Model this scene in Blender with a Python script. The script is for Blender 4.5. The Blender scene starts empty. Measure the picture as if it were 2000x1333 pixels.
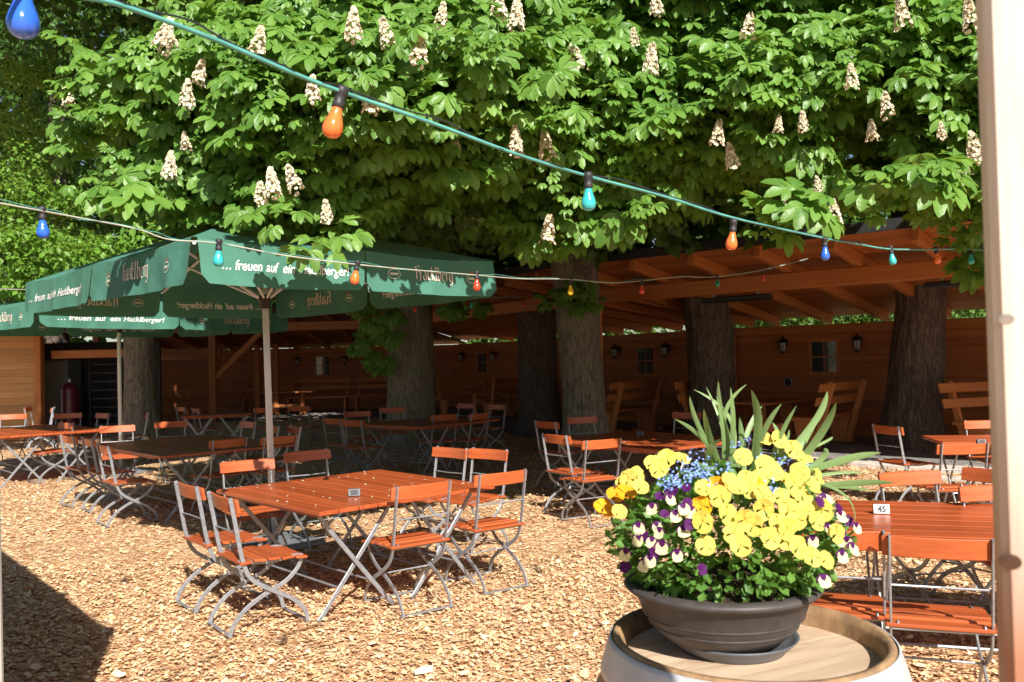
import bpy, math, random
import numpy as np
from mathutils import Vector, Matrix
random.seed(7); RNG = np.random.default_rng(11)
sc = bpy.context.scene
COL = sc.collection
R = math.radians
# ------------------------------------------------------------------ camera
HC, FPX, PITCH, ROLL = 1.7, 1700.0, R(1.16), R(1.3)
_f = Vector((0, math.cos(PITCH), math.sin(PITCH))); _u0 = Vector((0, -math.sin(PITCH), math.cos(PITCH))); _x = Vector((1, 0, 0))
CR = _x*math.cos(ROLL) - _u0*math.sin(ROLL); CU = _x*math.sin(ROLL) + _u0*math.cos(ROLL)
cd = bpy.data.cameras.new('camera'); cam = bpy.data.objects.new('camera', cd); COL.objects.link(cam)
cd.sensor_width = 36; cd.lens = 36*FPX/2000; cd.clip_end = 500; cd.clip_start = .05
cam.matrix_world = Matrix(((CR.x, CU.x, -_f.x, 0), (CR.y, CU.y, -_f.y, 0), (CR.z, CU.z, -_f.z, HC), (0, 0, 0, 1)))
cd.dof.use_dof = True; cd.dof.focus_distance = 4.6; cd.dof.aperture_fstop = 7
sc.camera = cam
# ------------------------------------------------------------------ light
SUN_EL, SUN_AZ = R(37.5), math.atan2(-.95, .31)          # direction TO the sun
sx, sy = math.cos(SUN_AZ), math.sin(SUN_AZ)
SUN = Vector((sx*math.cos(SUN_EL), sy*math.cos(SUN_EL), math.sin(SUN_EL)))
w = bpy.data.worlds.new('World'); sc.world = w; w.use_nodes = True
wn = w.node_tree; bg = wn.nodes['Background']
sky = wn.nodes.new('ShaderNodeTexSky'); sky.sky_type = 'NISHITA'; sky.sun_disc = False
sky.sun_elevation = SUN_EL; sky.sun_rotation = math.atan2(SUN.x, SUN.y); sky.altitude = 300
wn.links.new(sky.outputs[0], bg.inputs[0]); bg.inputs[1].default_value = .05
sl = bpy.data.lights.new('sun', 'SUN'); sl.energy = 4.8; sl.angle = R(.53); sl.color = (1, .955, .88)
so = bpy.data.objects.new('sun', sl); COL.objects.link(so); so.rotation_euler = SUN.to_track_quat('Z', 'Y').to_euler(); so.location = (3, -8, 12)
sc.view_settings.view_transform = 'Standard'; sc.view_settings.look = 'None'; sc.view_settings.exposure = .96; sc.view_settings.gamma = 1
sc.render.engine = 'CYCLES'
try:
    sc.cycles.use_denoising = True; sc.cycles.max_bounces = 6; sc.cycles.diffuse_bounces = 4; sc.cycles.transmission_bounces = 4; sc.cycles.transparent_max_bounces = 8
    sc.cycles.sample_clamp_indirect = 6
except Exception: pass
# a pixel of the 2000 px wide photograph -> a point in the place
def ray(px, py): return _f*FPX + CR*(px-1000) - CU*(py-666.5)
def P(px, py, Z=0.0):
    d = ray(px, py); return Vector((0, 0, HC)) + d*((Z-HC)/d.z)
def PD(px, py, depth):
    d = ray(px, py); return Vector((0, 0, HC)) + d*(depth/d.y)
# ------------------------------------------------------------------ object helpers
def tag(o, label=None, cat=None, group=None, kind=None):
    if label: o['label'] = label
    if cat: o['category'] = cat
    if group: o['group'] = group
    if kind: o['kind'] = kind
    return o
def empty(name, loc=(0, 0, 0), rz=0, label=None, cat=None, group=None):
    o = bpy.data.objects.new(name, None); COL.objects.link(o); o.location = loc; o.rotation_euler = (0, 0, rz); o.empty_display_size = .1
    return tag(o, label, cat, group)
def copy_tree(o, parent=None):
    c = o.copy(); COL.objects.link(c)
    if parent is not None:
        c.parent = parent
    for ch in list(o.children): copy_tree(ch, c)
    return c
class MB:
    def __init__(s): s.v = []; s.f = []
    def add(s, vs, fs):
        n = len(s.v); s.v += [tuple(p) for p in vs]; s.f += [tuple(i+n for i in f) for f in fs]; return s
    def box(s, c, size, rot=None, bev=.004):
        hx, hy, hz = [q/2 for q in size]; b = min(bev, hx*.45, hy*.45, hz*.45); vs = []; idx = {}
        for i, sxx in enumerate((-1, 1)):
            for j, syy in enumerate((-1, 1)):
                for k, szz in enumerate((-1, 1)):
                    for a in range(3):
                        p = [sxx*hx, syy*hy, szz*hz]
                        for q in range(3):
                            if q != a: p[q] -= (sxx, syy, szz)[q]*b
                        idx[(i, j, k, a)] = len(vs); vs.append(Vector(p))
        fs = []
        def quad(L): fs.append(L)
        for a in range(3):
            o1, o2 = [q for q in range(3) if q != a]
            for sg in (0, 1):
                L = []
                for (x1, x2) in ((0, 0), (1, 0), (1, 1), (0, 1)):
                    key = [0, 0, 0]; key[a] = sg; key[o1] = x1; key[o2] = x2; L.append(idx[(*key, a)])
                if (sg == 1) != (a == 1): quad(L)
                else: quad(L[::-1])
        for a in range(3):      # edges along axis a
            o1, o2 = [q for q in range(3) if q != a]
            for x1 in (0, 1):
                for x2 in (0, 1):
                    k0 = [0, 0, 0]; k0[o1] = x1; k0[o2] = x2; k1 = list(k0); k1[a] = 1
                    quad([idx[(*k0, o1)], idx[(*k1, o1)], idx[(*k1, o2)], idx[(*k0, o2)]])
        for i in (0, 1):
            for j in (0, 1):
                for k in (0, 1): fs.append([idx[(i, j, k, 0)], idx[(i, j, k, 1)], idx[(i, j, k, 2)]])
        M = rot if rot is not None else Matrix.Identity(3); c = Vector(c)
        out = []
        for f in fs:                       # outward winding
            q = [vs[i] for i in f]; n = (q[1]-q[0]).cross(q[2]-q[0]); m = sum(q, Vector())/len(q)
            out.append(f if n.dot(m) >= 0 else f[::-1])
        return s.add([M @ p + c for p in vs], out)
    def tube(s, pts, r, n=8, cap=True, flat=None):
        """swept tube; flat=(a,b,axis) sweeps a bar: half size a along axis-free normal and b along 'axis'"""
        pts = [Vector(p) for p in pts]; m = len(pts); rs = r if isinstance(r, (list, tuple)) else [r]*m; vs = []
        up = None
        for i in range(m):
            t = (pts[min(i+1, m-1)]-pts[max(i-1, 0)]).normalized()
            if flat:
                b = Vector(flat[2]); a = t.cross(b).normalized(); b = a.cross(t).normalized(); A, B = flat[0], flat[1]; sq = min(A, B)*.35
                for (ca, cb) in ((-A, -B+sq), (-A+sq, -B), (A-sq, -B), (A, -B+sq), (A, B-sq), (A-sq, B), (-A+sq, B), (-A, B-sq)): vs.append(pts[i]+a*ca+b*cb)
                continue
            if up is None: up = Vector((0, 0, 1)) if abs(t.z) < .9 else Vector((1, 0, 0))
            a = t.cross(up).normalized(); b = a.cross(t).normalized(); up = b
            for k in range(n): th = 2*math.pi*k/n; vs.append(pts[i]+(a*math.cos(th)+b*math.sin(th))*rs[i])
        if flat: n = 8
        fs = [(i*n+k, i*n+(k+1) % n, (i+1)*n+(k+1) % n, (i+1)*n+k) for i in range(m-1) for k in range(n)]
        if cap: fs += [tuple(range(n))[::-1], tuple((m-1)*n+k for k in range(n))]
        return s.add(vs, fs)
    def lathe(s, prof, n=32, c=(0, 0, 0), cap0=False, cap1=False):
        vs = [(c[0]+r*math.cos(2*math.pi*k/n), c[1]+r*math.sin(2*math.pi*k/n), c[2]+z) for r, z in prof for k in range(n)]
        fs = [(i*n+k, i*n+(k+1) % n, (i+1)*n+(k+1) % n, (i+1)*n+k) for i in range(len(prof)-1) for k in range(n)]
        if cap0: fs.append(tuple(range(n))[::-1])
        if cap1: fs.append(tuple((len(prof)-1)*n+k for k in range(n)))
        return s.add(vs, fs)
    def prism(s, poly, y0, y1):
        """polygon in the xz plane extruded along y"""
        n = len(poly); vs = [(x, y0, z) for x, z in poly]+[(x, y1, z) for x, z in poly]
        fs = [tuple(range(n)), tuple(range(n, 2*n))[::-1]]+[(i, i+n, (i+1) % n+n, (i+1) % n) for i in range(n)]
        return s.add(vs, fs)
    def tf(s, M): s.v = [tuple(M @ Vector(p)) for p in s.v]; return s
    def mesh(s, name, mat, smooth=False):
        me = bpy.data.meshes.new(name); me.from_pydata(s.v, [], s.f); me.materials.append(mat)
        if smooth: me.polygons.foreach_set('use_smooth', [True]*len(me.polygons))
        me.update(); return me
    def build(s, name, mat, parent=None, smooth=False, loc=None):
        o = bpy.data.objects.new(name, s.mesh(name, mat, smooth)); COL.objects.link(o)
        if parent is not None: o.parent = parent
        if loc is not None: o.location = loc
        return o
def np_mesh(name, V, T, mat, parent=None, smooth=False):
    """V (n,3), T (m,3) triangles"""
    me = bpy.data.meshes.new(name); me.vertices.add(len(V)); me.vertices.foreach_set('co', np.asarray(V, np.float32).ravel())
    me.loops.add(len(T)*3); me.loops.foreach_set('vertex_index', np.asarray(T, np.int32).ravel())
    me.polygons.add(len(T)); me.polygons.foreach_set('loop_start', np.arange(len(T), dtype=np.int32)*3)
    if smooth: me.polygons.foreach_set('use_smooth', np.ones(len(T), bool))
    me.materials.append(mat); me.update(calc_edges=True); me.validate()
    o = bpy.data.objects.new(name, me); COL.objects.link(o)
    if parent is not None: o.parent = parent
    return o
def rotz(a): return Matrix.Rotation(a, 3, 'Z')
# ------------------------------------------------------------------ materials
def new_mat(name):
    m = bpy.data.materials.new(name); m.use_nodes = True; nt = m.node_tree
    return m, nt, nt.nodes['Principled BSDF']
def nd(nt, typ, **kw):
    n = nt.nodes.new('ShaderNode'+typ)
    for k, v in kw.items():
        if k.startswith('i_'):
            key = k[2:]; key = int(key) if key.isdigit() else key.replace('_', ' ')
            n.inputs[key].default_value = v
        else: setattr(n, k, v)
    return n
def ramp(nt, fac, stops):
    n = nd(nt, 'ValToRGB'); e = n.color_ramp.elements
    while len(e) < len(stops): e.new(.5)
    for q, (p, c) in zip(e, stops): q.position = p; q.color = (*c, 1)
    nt.links.new(fac, n.inputs[0]); return n.outputs[0]
def coords(nt, scale=(1, 1, 1), kind='Object'):
    t = nd(nt, 'TexCoord'); mp = nd(nt, 'Mapping'); mp.inputs['Scale'].default_value = scale
    nt.links.new(t.outputs[kind], mp.inputs[0]); return mp.outputs[0]
def mixc(nt, fac, a, b, mode='MIX'):
    n = nd(nt, 'Mix', data_type='RGBA', blend_type=mode)
    for sock, val in ((n.inputs[0], fac), (n.inputs[6], a), (n.inputs[7], b)):
        if hasattr(val, 'links'): nt.links.new(val, sock)
        elif isinstance(val, (int, float)): sock.default_value = val
        else: sock.default_value = (*val, 1)
    return n.outputs[2]
def bump(nt, bs, h, strength, dist=.01):
    b = nd(nt, 'Bump', i_Strength=strength, i_Distance=dist); nt.links.new(h, b.inputs['Height']); nt.links.new(b.outputs[0], bs.inputs['Normal'])
def simple(name, c, rough=.5, metal=0, spec=.5, vary=.12, scale=20, bmp=0, coat=0):
    m, nt, bs = new_mat(name); nz = nd(nt, 'TexNoise', i_Scale=scale, i_Detail=5.0); nt.links.new(coords(nt), nz.inputs[0])
    lo = tuple(q*(1-vary) for q in c); hi = tuple(min(1, q*(1+vary)) for q in c)
    nt.links.new(ramp(nt, nz.outputs[0], [(.3, lo), (.7, hi)]), bs.inputs['Base Color'])
    bs.inputs['Roughness'].default_value = rough; bs.inputs['Metallic'].default_value = metal; bs.inputs['Specular IOR Level'].default_value = spec
    bs.inputs['Coat Weight'].default_value = coat
    if bmp: bump(nt, bs, nz.outputs[0], bmp)
    return m
def wood(name, c1, c2, axis='x', rough=.5, k=1.0, ring=.35, coat=0, knots=0, boards=None, bmp=.15, weather=None, groove=.045):
    """grain runs along axis; boards=(axis,width) tints and grooves separate boards"""
    m, nt, bs = new_mat(name); L, Wd = 1.2*k, 26*k
    scv = {'x': (L, Wd, Wd), 'y': (Wd, L, Wd), 'z': (Wd, Wd, L)}[axis]
    nz = nd(nt, 'TexNoise', i_Scale=1.0, i_Detail=6.0, i_Roughness=.62, i_Distortion=.4); nt.links.new(coords(nt, scv), nz.inputs[0])
    n2 = nd(nt, 'TexNoise', i_Scale=1.0, i_Detail=3.0); nt.links.new(coords(nt, tuple(q*.16 for q in scv)), n2.inputs[0])
    mx = nd(nt, 'Math', operation='MULTIPLY_ADD'); nt.links.new(n2.outputs[0], mx.inputs[0]); mx.inputs[1].default_value = ring; 
    ad = nd(nt, 'Math', operation='MULTIPLY'); nt.links.new(nz.outputs[0], ad.inputs[0]); ad.inputs[1].default_value = 1-ring; nt.links.new(ad.outputs[0], mx.inputs[2])
    col = ramp(nt, mx.outputs[0], [(.34, c2), (.5, tuple((a+b)/2 for a, b in zip(c1, c2))), (.64, c1)])
    oi = nd(nt, 'ObjectInfo'); 
    g = nd(nt, 'NewGeometry'); isl = nd(nt, 'MapRange'); nt.links.new(g.outputs['Random Per Island'], isl.inputs[0]); isl.inputs[3].default_value = .84; isl.inputs[4].default_value = 1.12
    hsv = nd(nt, 'HueSaturation'); nt.links.new(col, hsv.inputs['Color']); nt.links.new(isl.outputs[0], hsv.inputs['Value']); col = hsv.outputs[0]
    h = mx.outputs[0]
    if boards:
        sep = nd(nt, 'SeparateXYZ'); nt.links.new(coords(nt), sep.inputs[0]); ax = 'xyz'.index(boards[0])
        dv = nd(nt, 'Math', operation='DIVIDE'); nt.links.new(sep.outputs[ax], dv.inputs[0]); dv.inputs[1].default_value = boards[1]
        fl = nd(nt, 'Math', operation='FLOOR'); nt.links.new(dv.outputs[0], fl.inputs[0])
        wn_ = nd(nt, 'TexWhiteNoise', noise_dimensions='1D'); nt.links.new(fl.outputs[0], wn_.inputs['W'])
        mr = nd(nt, 'MapRange'); nt.links.new(wn_.outputs[0], mr.inputs[0]); mr.inputs[3].default_value = .78; mr.inputs[4].default_value = 1.12
        h2 = nd(nt, 'HueSaturation'); nt.links.new(col, h2.inputs['Color']); nt.links.new(mr.outputs[0], h2.inputs['Value']); col = h2.outputs[0]
        fr = nd(nt, 'Math', operation='FRACT'); nt.links.new(dv.outputs[0], fr.inputs[0])
        gr = nd(nt, 'Math', operation='LESS_THAN'); nt.links.new(fr.outputs[0], gr.inputs[0]); gr.inputs[1].default_value = groove
        col = mixc(nt, gr.outputs[0], col, tuple(q*.45 for q in c2))
    if knots:
        vo = nd(nt, 'TexVoronoi', i_Scale=1.0); nt.links.new(coords(nt, {'x': (knots*.5, knots, knots), 'y': (knots, knots*.5, knots), 'z': (knots, knots, knots*.5)}[axis]), vo.inputs[0])
        kf = nd(nt, 'MapRange'); nt.links.new(vo.outputs[0], kf.inputs[0]); kf.inputs[1].default_value = .05; kf.inputs[2].default_value = .13; kf.inputs[3].default_value = .8; kf.inputs[4].default_value = 0
        col = mixc(nt, kf.outputs[0], col, tuple(q*.45 for q in c2))
    if weather:
        n3 = nd(nt, 'TexNoise', i_Scale=weather[1], i_Detail=7.0, i_Roughness=.7, i_Distortion=.5); nt.links.new(coords(nt, weather[2] if len(weather) > 2 else (1, 1, 1)), n3.inputs[0])
        f = nd(nt, 'MapRange'); nt.links.new(n3.outputs[0], f.inputs[0]); f.inputs[1].default_value = .48; f.inputs[2].default_value = .68; f.inputs[4].default_value = .8
        col = mixc(nt, f.outputs[0], col, weather[0])
    nt.links.new(col, bs.inputs['Base Color']); bs.inputs['Roughness'].default_value = rough; bs.inputs['Coat Weight'].default_value = coat; bs.inputs['Coat Roughness'].default_value = .25
    if bmp: bump(nt, bs, h, bmp, .006)
    return m
def leafy(name, c1, c2, trans, tw=.35, rough=.42, ribs=0):
    m, nt, bs = new_mat(name); g = nd(nt, 'NewGeometry'); nz = nd(nt, 'TexNoise', i_Scale=1.3, i_Detail=2.0); nt.links.new(coords(nt), nz.inputs[0])
    a = nd(nt, 'Math', operation='ADD'); nt.links.new(g.outputs['Random Per Island'], a.inputs[0]); nt.links.new(nz.outputs[0], a.inputs[1])
    hf = nd(nt, 'Math', operation='MULTIPLY'); nt.links.new(a.outputs[0], hf.inputs[0]); hf.inputs[1].default_value = .5
    col = ramp(nt, hf.outputs[0], [(.15, c1), (.85, c2)])
    if ribs:
        wv = nd(nt, 'TexNoise', i_Scale=ribs, i_Detail=2.0); nt.links.new(coords(nt), wv.inputs[0]); bump(nt, bs, wv.outputs[0], .35, .01)
    nt.links.new(col, bs.inputs['Base Color']); bs.inputs['Roughness'].default_value = rough; bs.inputs['Specular IOR Level'].default_value = .4
    tr = nd(nt, 'BsdfTranslucent'); tr.inputs[0].default_value = (*trans, 1)
    mx = nd(nt, 'MixShader'); mx.inputs[0].default_value = tw
    nt.links.new(bs.outputs[0], mx.inputs[1]); nt.links.new(tr.outputs[0], mx.inputs[2]); nt.links.new(mx.outputs[0], nt.nodes['Material Output'].inputs[0])
    return m
M = {}
M['lac_x'] = wood('lacquered_wood_x', (.50, .118, .033), (.34, .066, .018), 'x', .40, 1.2, coat=.12, bmp=.06)
M['lac_y'] = wood('lacquered_wood_y', (.46, .102, .029), (.31, .056, .016), 'y', .36, 1.0, coat=.2, bmp=.06)
M['lac_z'] = wood('lacquered_wood_z', (.50, .15, .035), (.36, .08, .02), 'z', .4, 1.0, bmp=.06)
M['pine_x'] = wood('pine_wood_x', (.56, .20, .052), (.42, .125, .030), 'x', .55, .8, knots=2.2)
M['pine_y'] = wood('pine_wood_y', (.56, .20, .052), (.42, .125, .030), 'y', .55, .8, knots=2.2)
M['pine_z'] = wood('pine_wood_z', (.56, .20, .052), (.42, .125, .030), 'z', .55, .8, knots=2.2)
M['wall'] = wood('shelter_wall_boards', (.50, .165, .042), (.36, .10, .024), 'x', .6, .8, knots=2.5, boards=('z', .146))
M['ceil'] = wood('roof_boards', (.50, .165, .042), (.34, .095, .022), 'x', .6, .8, knots=1.5, boards=('y', .16))
M['cabin'] = wood('cabin_boards', (.66, .36, .14), (.50, .23, .075), 'x', .6, .8, knots=2.5, boards=('z', .17))
M['post'] = wood('pale_post_wood', (.84, .80, .74), (.66, .52, .40), 'z', .65, 2.2, ring=.45, knots=0, bmp=.2)
M['steel'] = simple('galvanised_steel', (.33, .345, .37), .42, .55, .5, .2, 40)
M['alu'] = simple('brushed_aluminium', (.74, .76, .78), .4, .05, .5, .06, 60)
M['dark'] = simple('dark_plastic', (.030, .028, .030), .5, 0, .4)
M['black'] = simple('black_metal', (.012, .012, .013), .45, 0, .4)
M['rivet'] = simple('rivet_metal', (.5, .5, .5), .35, .7)
M['white'] = simple('white_card', (.80, .80, .79), .4, 0, .4, .03)
M['ink'] = simple('dark_ink', (.03, .03, .035), .5)
M['roof'] = simple('dark_roofing', (.02, .02, .021), .8)
M['glass'] = simple('window_glass', (.03, .045, .045), .06, 0, .9, .1)
M['concrete'] = simple('concrete', (.20, .19, .175), .85, 0, .3, .3, 6, .15)
M['kerb'] = simple('pale_stone', (.52, .46, .40), .85, 0, .3, .2, 9, .15)
def cloth_mat(name, c, trans):
    m, nt, bs = new_mat(name); nz = nd(nt, 'TexNoise', i_Scale=3.0, i_Detail=5.0); nt.links.new(coords(nt), nz.inputs[0])
    nt.links.new(ramp(nt, nz.outputs[0], [(.3, tuple(q*.88 for q in c)), (.7, tuple(q*1.1 for q in c))]), bs.inputs['Base Color'])
    bs.inputs['Roughness'].default_value = .8; bs.inputs['Specular IOR Level'].default_value = .25
    wv = nd(nt, 'TexNoise', i_Scale=5.0, i_Detail=3.0); nt.links.new(coords(nt), wv.inputs[0]); bump(nt, bs, wv.outputs[0], .35, .05)
    tr = nd(nt, 'BsdfTranslucent'); tr.inputs[0].default_value = (*trans, 1); mx = nd(nt, 'MixShader'); mx.inputs[0].default_value = .28
    nt.links.new(bs.outputs[0], mx.inputs[1]); nt.links.new(tr.outputs[0], mx.inputs[2]); nt.links.new(mx.outputs[0], nt.nodes['Material Output'].inputs[0]); return m
M['cloth'] = cloth_mat('green_canopy_cloth', (.085, .25, .185), (.08, .19, .08))
M['letter'] = simple('white_print', (.80, .79, .76), .7, 0, .2, .03)
M['letter2'] = simple('cream_print', (.78, .62, .52), .7, 0, .2, .03)
M['emblem'] = simple('emblem_print', (.62, .62, .50), .7, 0, .2, .05)
M['emred'] = simple('emblem_red', (.45, .10, .05), .7, 0, .2, .05)
# chips of wood, each with a tone of its own
m, nt, bs = new_mat('wood_chip'); g = nd(nt, 'NewGeometry'); tn = nd(nt, 'TexNoise', i_Scale=60.0, i_Detail=3.0); nt.links.new(coords(nt), tn.inputs[0])
c = ramp(nt, g.outputs['Random Per Island'], [(0, (.38, .18, .085)), (.10, (.54, .26, .11)), (.3, (.68, .40, .18)), (.6, (.76, .52, .275)), (.85, (.80, .59, .36)), (1, (.84, .70, .52))])
nt.links.new(mixc(nt, .35, c, ramp(nt, tn.outputs[0], [(.35, (.52, .28, .14)), (.65, (.84, .62, .40))])), bs.inputs['Base Color']); bs.inputs['Roughness'].default_value = .75; bs.inputs['Specular IOR Level'].default_value = .3
M['chip'] = m
m, nt, bs = new_mat('wood_chip_bed'); cv = coords(nt, (24, 34, 24)); vo = nd(nt, 'TexVoronoi', i_Scale=1.0); nt.links.new(cv, vo.inputs[0])
sp = nd(nt, 'SeparateColor'); nt.links.new(vo.outputs['Color'], sp.inputs[0])
c = ramp(nt, sp.outputs[0], [(0, (.17, .07, .028)), (.2, (.45, .22, .10)), (.5, (.64, .39, .19)), (.8, (.74, .52, .29)), (1, (.8, .64, .44))])
ed = nd(nt, 'TexVoronoi', feature='DISTANCE_TO_EDGE', i_Scale=1.0); nt.links.new(cv, ed.inputs[0])
er = nd(nt, 'MapRange'); nt.links.new(ed.outputs[0], er.inputs[0]); er.inputs[2].default_value = .09; er.inputs[3].default_value = 1; er.inputs[4].default_value = 0
big = nd(nt, 'TexNoise', i_Scale=.5, i_Detail=4.0); nt.links.new(coords(nt), big.inputs[0])
c = mixc(nt, er.outputs[0], c, (.16, .07, .03)); c = mixc(nt, ramp(nt, big.outputs[0], [(.45, (0, 0, 0)), (.75, (.5, .5, .5))]), c, (.34, .17, .075))
nt.links.new(c, bs.inputs['Base Color']); bs.inputs['Roughness'].default_value = .85; bump(nt, bs, sp.outputs[1], .8, .02); M['bed'] = m
# bark
def bark(name, c1, c2, moss=None):
    m, nt, bs = new_mat(name); nz = nd(nt, 'TexNoise', i_Scale=1.0, i_Detail=8.0, i_Roughness=.7, i_Distortion=.6); nt.links.new(coords(nt, (16, 16, 3)), nz.inputs[0])
    vo = nd(nt, 'TexVoronoi', feature='DISTANCE_TO_EDGE', i_Scale=1.0); dn = nd(nt, 'TexNoise', i_Scale=5.0, i_Detail=3.0); nt.links.new(coords(nt), dn.inputs[0]); dm = nd(nt, 'VectorMath', operation='MULTIPLY_ADD'); nt.links.new(dn.outputs['Color'], dm.inputs[0]); dm.inputs[1].default_value = (1.6, 1.6, .9); nt.links.new(coords(nt, (21, 21, 2.6)), dm.inputs[2]); nt.links.new(dm.outputs[0], vo.inputs[0])
    c = ramp(nt, nz.outputs[0], [(.3, c2), (.68, c1)]); er = nd(nt, 'MapRange'); nt.links.new(vo.outputs[0], er.inputs[0]); er.inputs[2].default_value = .16; er.inputs[3].default_value = .6; er.inputs[4].default_value = 0
    c = mixc(nt, er.outputs[0], c, tuple(q*.35 for q in c2))
    if moss:
        n2 = nd(nt, 'TexNoise', i_Scale=2.2, i_Detail=6.0); nt.links.new(coords(nt), n2.inputs[0]); c = mixc(nt, ramp(nt, n2.outputs[0], [(.5, (0, 0, 0)), (.7, (.7, .7, .7))]), c, moss)
    nt.links.new(c, bs.inputs['Base Color']); bs.inputs['Roughness'].default_value = .9; bs.inputs['Specular IOR Level'].default_value = .2
    ad = nd(nt, 'Math', operation='ADD'); nt.links.new(nz.outputs[0], ad.inputs[0]); nt.links.new(vo.outputs[0], ad.inputs[1]); bump(nt, bs, ad.outputs[0], .9, .03); return m
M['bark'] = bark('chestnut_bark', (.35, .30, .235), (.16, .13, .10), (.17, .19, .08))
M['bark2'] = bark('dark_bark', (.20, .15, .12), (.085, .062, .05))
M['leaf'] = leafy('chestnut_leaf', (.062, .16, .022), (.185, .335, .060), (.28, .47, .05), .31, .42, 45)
M['leafb'] = leafy('shaded_leaf', (.040, .100, .014), (.075, .16, .024), (.16, .28, .03), .25, .5)  # darker copy of the leaf green, shade inside the crowns put into its colour
M['lime'] = leafy('small_leaf', (.09, .20, .022), (.17, .33, .045), (.36, .5, .05), .34, .45)
M['hedge'] = leafy('hedge_leaf', (.05, .12, .018), (.12, .22, .035), (.2, .33, .03), .25, .5)
M['panicle'] = simple('chestnut_blossom', (.70, .62, .46), .7, 0, .2, .14, 60)
M['stem'] = simple('green_stem', (.13, .2, .04), .6)
# ------------------------------------------------------------------ the ground
gm = MB(); gm.add([(-60, -20, 0), (60, -20, 0), (60, 120, 0), (-60, 120, 0)], [(0, 1, 2, 3)])
tag(gm.build('ground', M['bed']), kind='structure')
# loose chips lying on it: small bent flakes, thick near the camera, thinner far off
def chips():
    xs = []; ys = []
    def area(n, d0, d1, spread):
        d = np.sqrt(RNG.uniform(d0**2, d1**2, n)); x = RNG.uniform(-.62, .62, n)*d*spread; xs.append(x); ys.append(d)
    area(52000, 3.6, 7.5, 1); area(34000, 7.5, 13, 1); area(9000, 13, 19, 1)
    x = np.concatenate(xs); y = np.concatenate(ys); n = len(x)
    L = RNG.lognormal(-3.85, .38, n); W = L*RNG.uniform(.4, .8, n); L *= np.where(y > 9, 1.35, 1); W *= np.where(y > 9, 1.3, 1)
    az = RNG.uniform(0, 6.283, n); tl = RNG.normal(0, .26, n); rl = RNG.normal(0, .30, n); z = np.abs(RNG.normal(.010, .008, n))+.004
    tm = np.array([(-1, -.55, 0), (-.15, -1, .12), (.9, -.7, 0), (1, .5, 0), (.2, 1, .1), (-.85, .8, 0)])*.5
    V = tm[None]*np.stack([L, W, L*.9], 1)[:, None, :]
    th = np.minimum(.006, W*.3)
    c, s = np.cos(rl)[:, None], np.sin(rl)[:, None]; X, Y, Z = V[..., 0], V[..., 1], V[..., 2]
    Y, Z = Y*c-Z*s, Y*s+Z*c; c, s = np.cos(tl)[:, None], np.sin(tl)[:, None]; X, Z = X*c+Z*s, -X*s+Z*c
    c, s = np.cos(az)[:, None], np.sin(az)[:, None]; X, Y = X*c-Y*s, X*s+Y*c
    top = np.stack([X+x[:, None], Y+y[:, None], np.maximum(Z+z[:, None], .003)+.001], 2)
    T = np.array([(0, 1, 5), (1, 4, 5), (1, 2, 4), (2, 3, 4)])
    tris = (T[None]+np.arange(n)[:, None, None]*6).reshape(-1, 3)
    o = np_mesh('wood_chips', top.reshape(-1, 3), tris, M['chip']); tag(o, 'loose orange brown wood chips covering the ground of the beer garden', 'wood chips', kind='stuff')
chips()
# ------------------------------------------------------------------ shelter: three straight runs of roofed wall
def v2(a, b): return Vector((a, b, 0))
B1, w1 = v2(6.5, 11.97), v2(-.74, .67).normalized(); n1 = Vector((-w1.y, w1.x, 0))*-1
B2 = v2(1.65, 16.35); B3 = v2(-3.95, 26.4); w2 = (B3-B2).normalized(); n2 = Vector((w2.y, -w2.x, 0))
n1 = Vector((w1.y, -w1.x, 0)); w3 = v2(-1, 0); n3 = v2(0, 1); E3 = v2(-12.6, 26.4)
S0 = B1 - w1*5.5
def isec(p, d, q, e):
    det = d.x*(-e.y)+e.x*d.y; r_ = q-p; t = (r_.x*(-e.y)+e.x*r_.y)/det; return p+d*t
SEG = [(S0, B2, w1, n1, 4.0), (B2, B3, w2, n2, 4.0), (B3, E3, w3, n3, 4.9)]
def line(i, off):                   # corner points of the run offset by off from the beam line (positive = towards the wall)
    pts = [S0+n1*off]
    for k in (0, 1):
        o1 = off if off < 3 else SEG[k][4]+off-4; o2 = off if off < 3 else SEG[k+1][4]+off-4
        pts.append(isec(SEG[k][0]+SEG[k][3]*o1, SEG[k][2], SEG[k+1][0]+SEG[k+1][3]*o2, SEG[k+1][2]))
    o3 = off if off < 3 else SEG[2][4]+off-4
    pts.append(E3+n3*o3); return pts[i], pts[i+1]
shelter = empty('garden_shelter', B2, 0, 'long open timber shelter with low sloping roof, orange brown board wall and rafters', 'shelter')
def local(o):                        # child of shelter keeping world coordinates
    o.parent = shelter; o.location = tuple(Vector(o.location)-B2); return o
def frame_obj(name, mb, mat, origin, ax, parent_fn=local, smooth=False):
    """mb is written in a frame at origin whose x runs along ax"""
    o = mb.build(name, mat, None, smooth); o.location = origin; o.rotation_euler = (0, 0, math.atan2(ax.y, ax.x)); 
    if parent_fn: parent_fn(o)
    return o
BZ, BH, SLOPE, WT = 2.70, .26, .16, 2.25
def rz_(n): return BZ+BH-SLOPE*n
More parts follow.
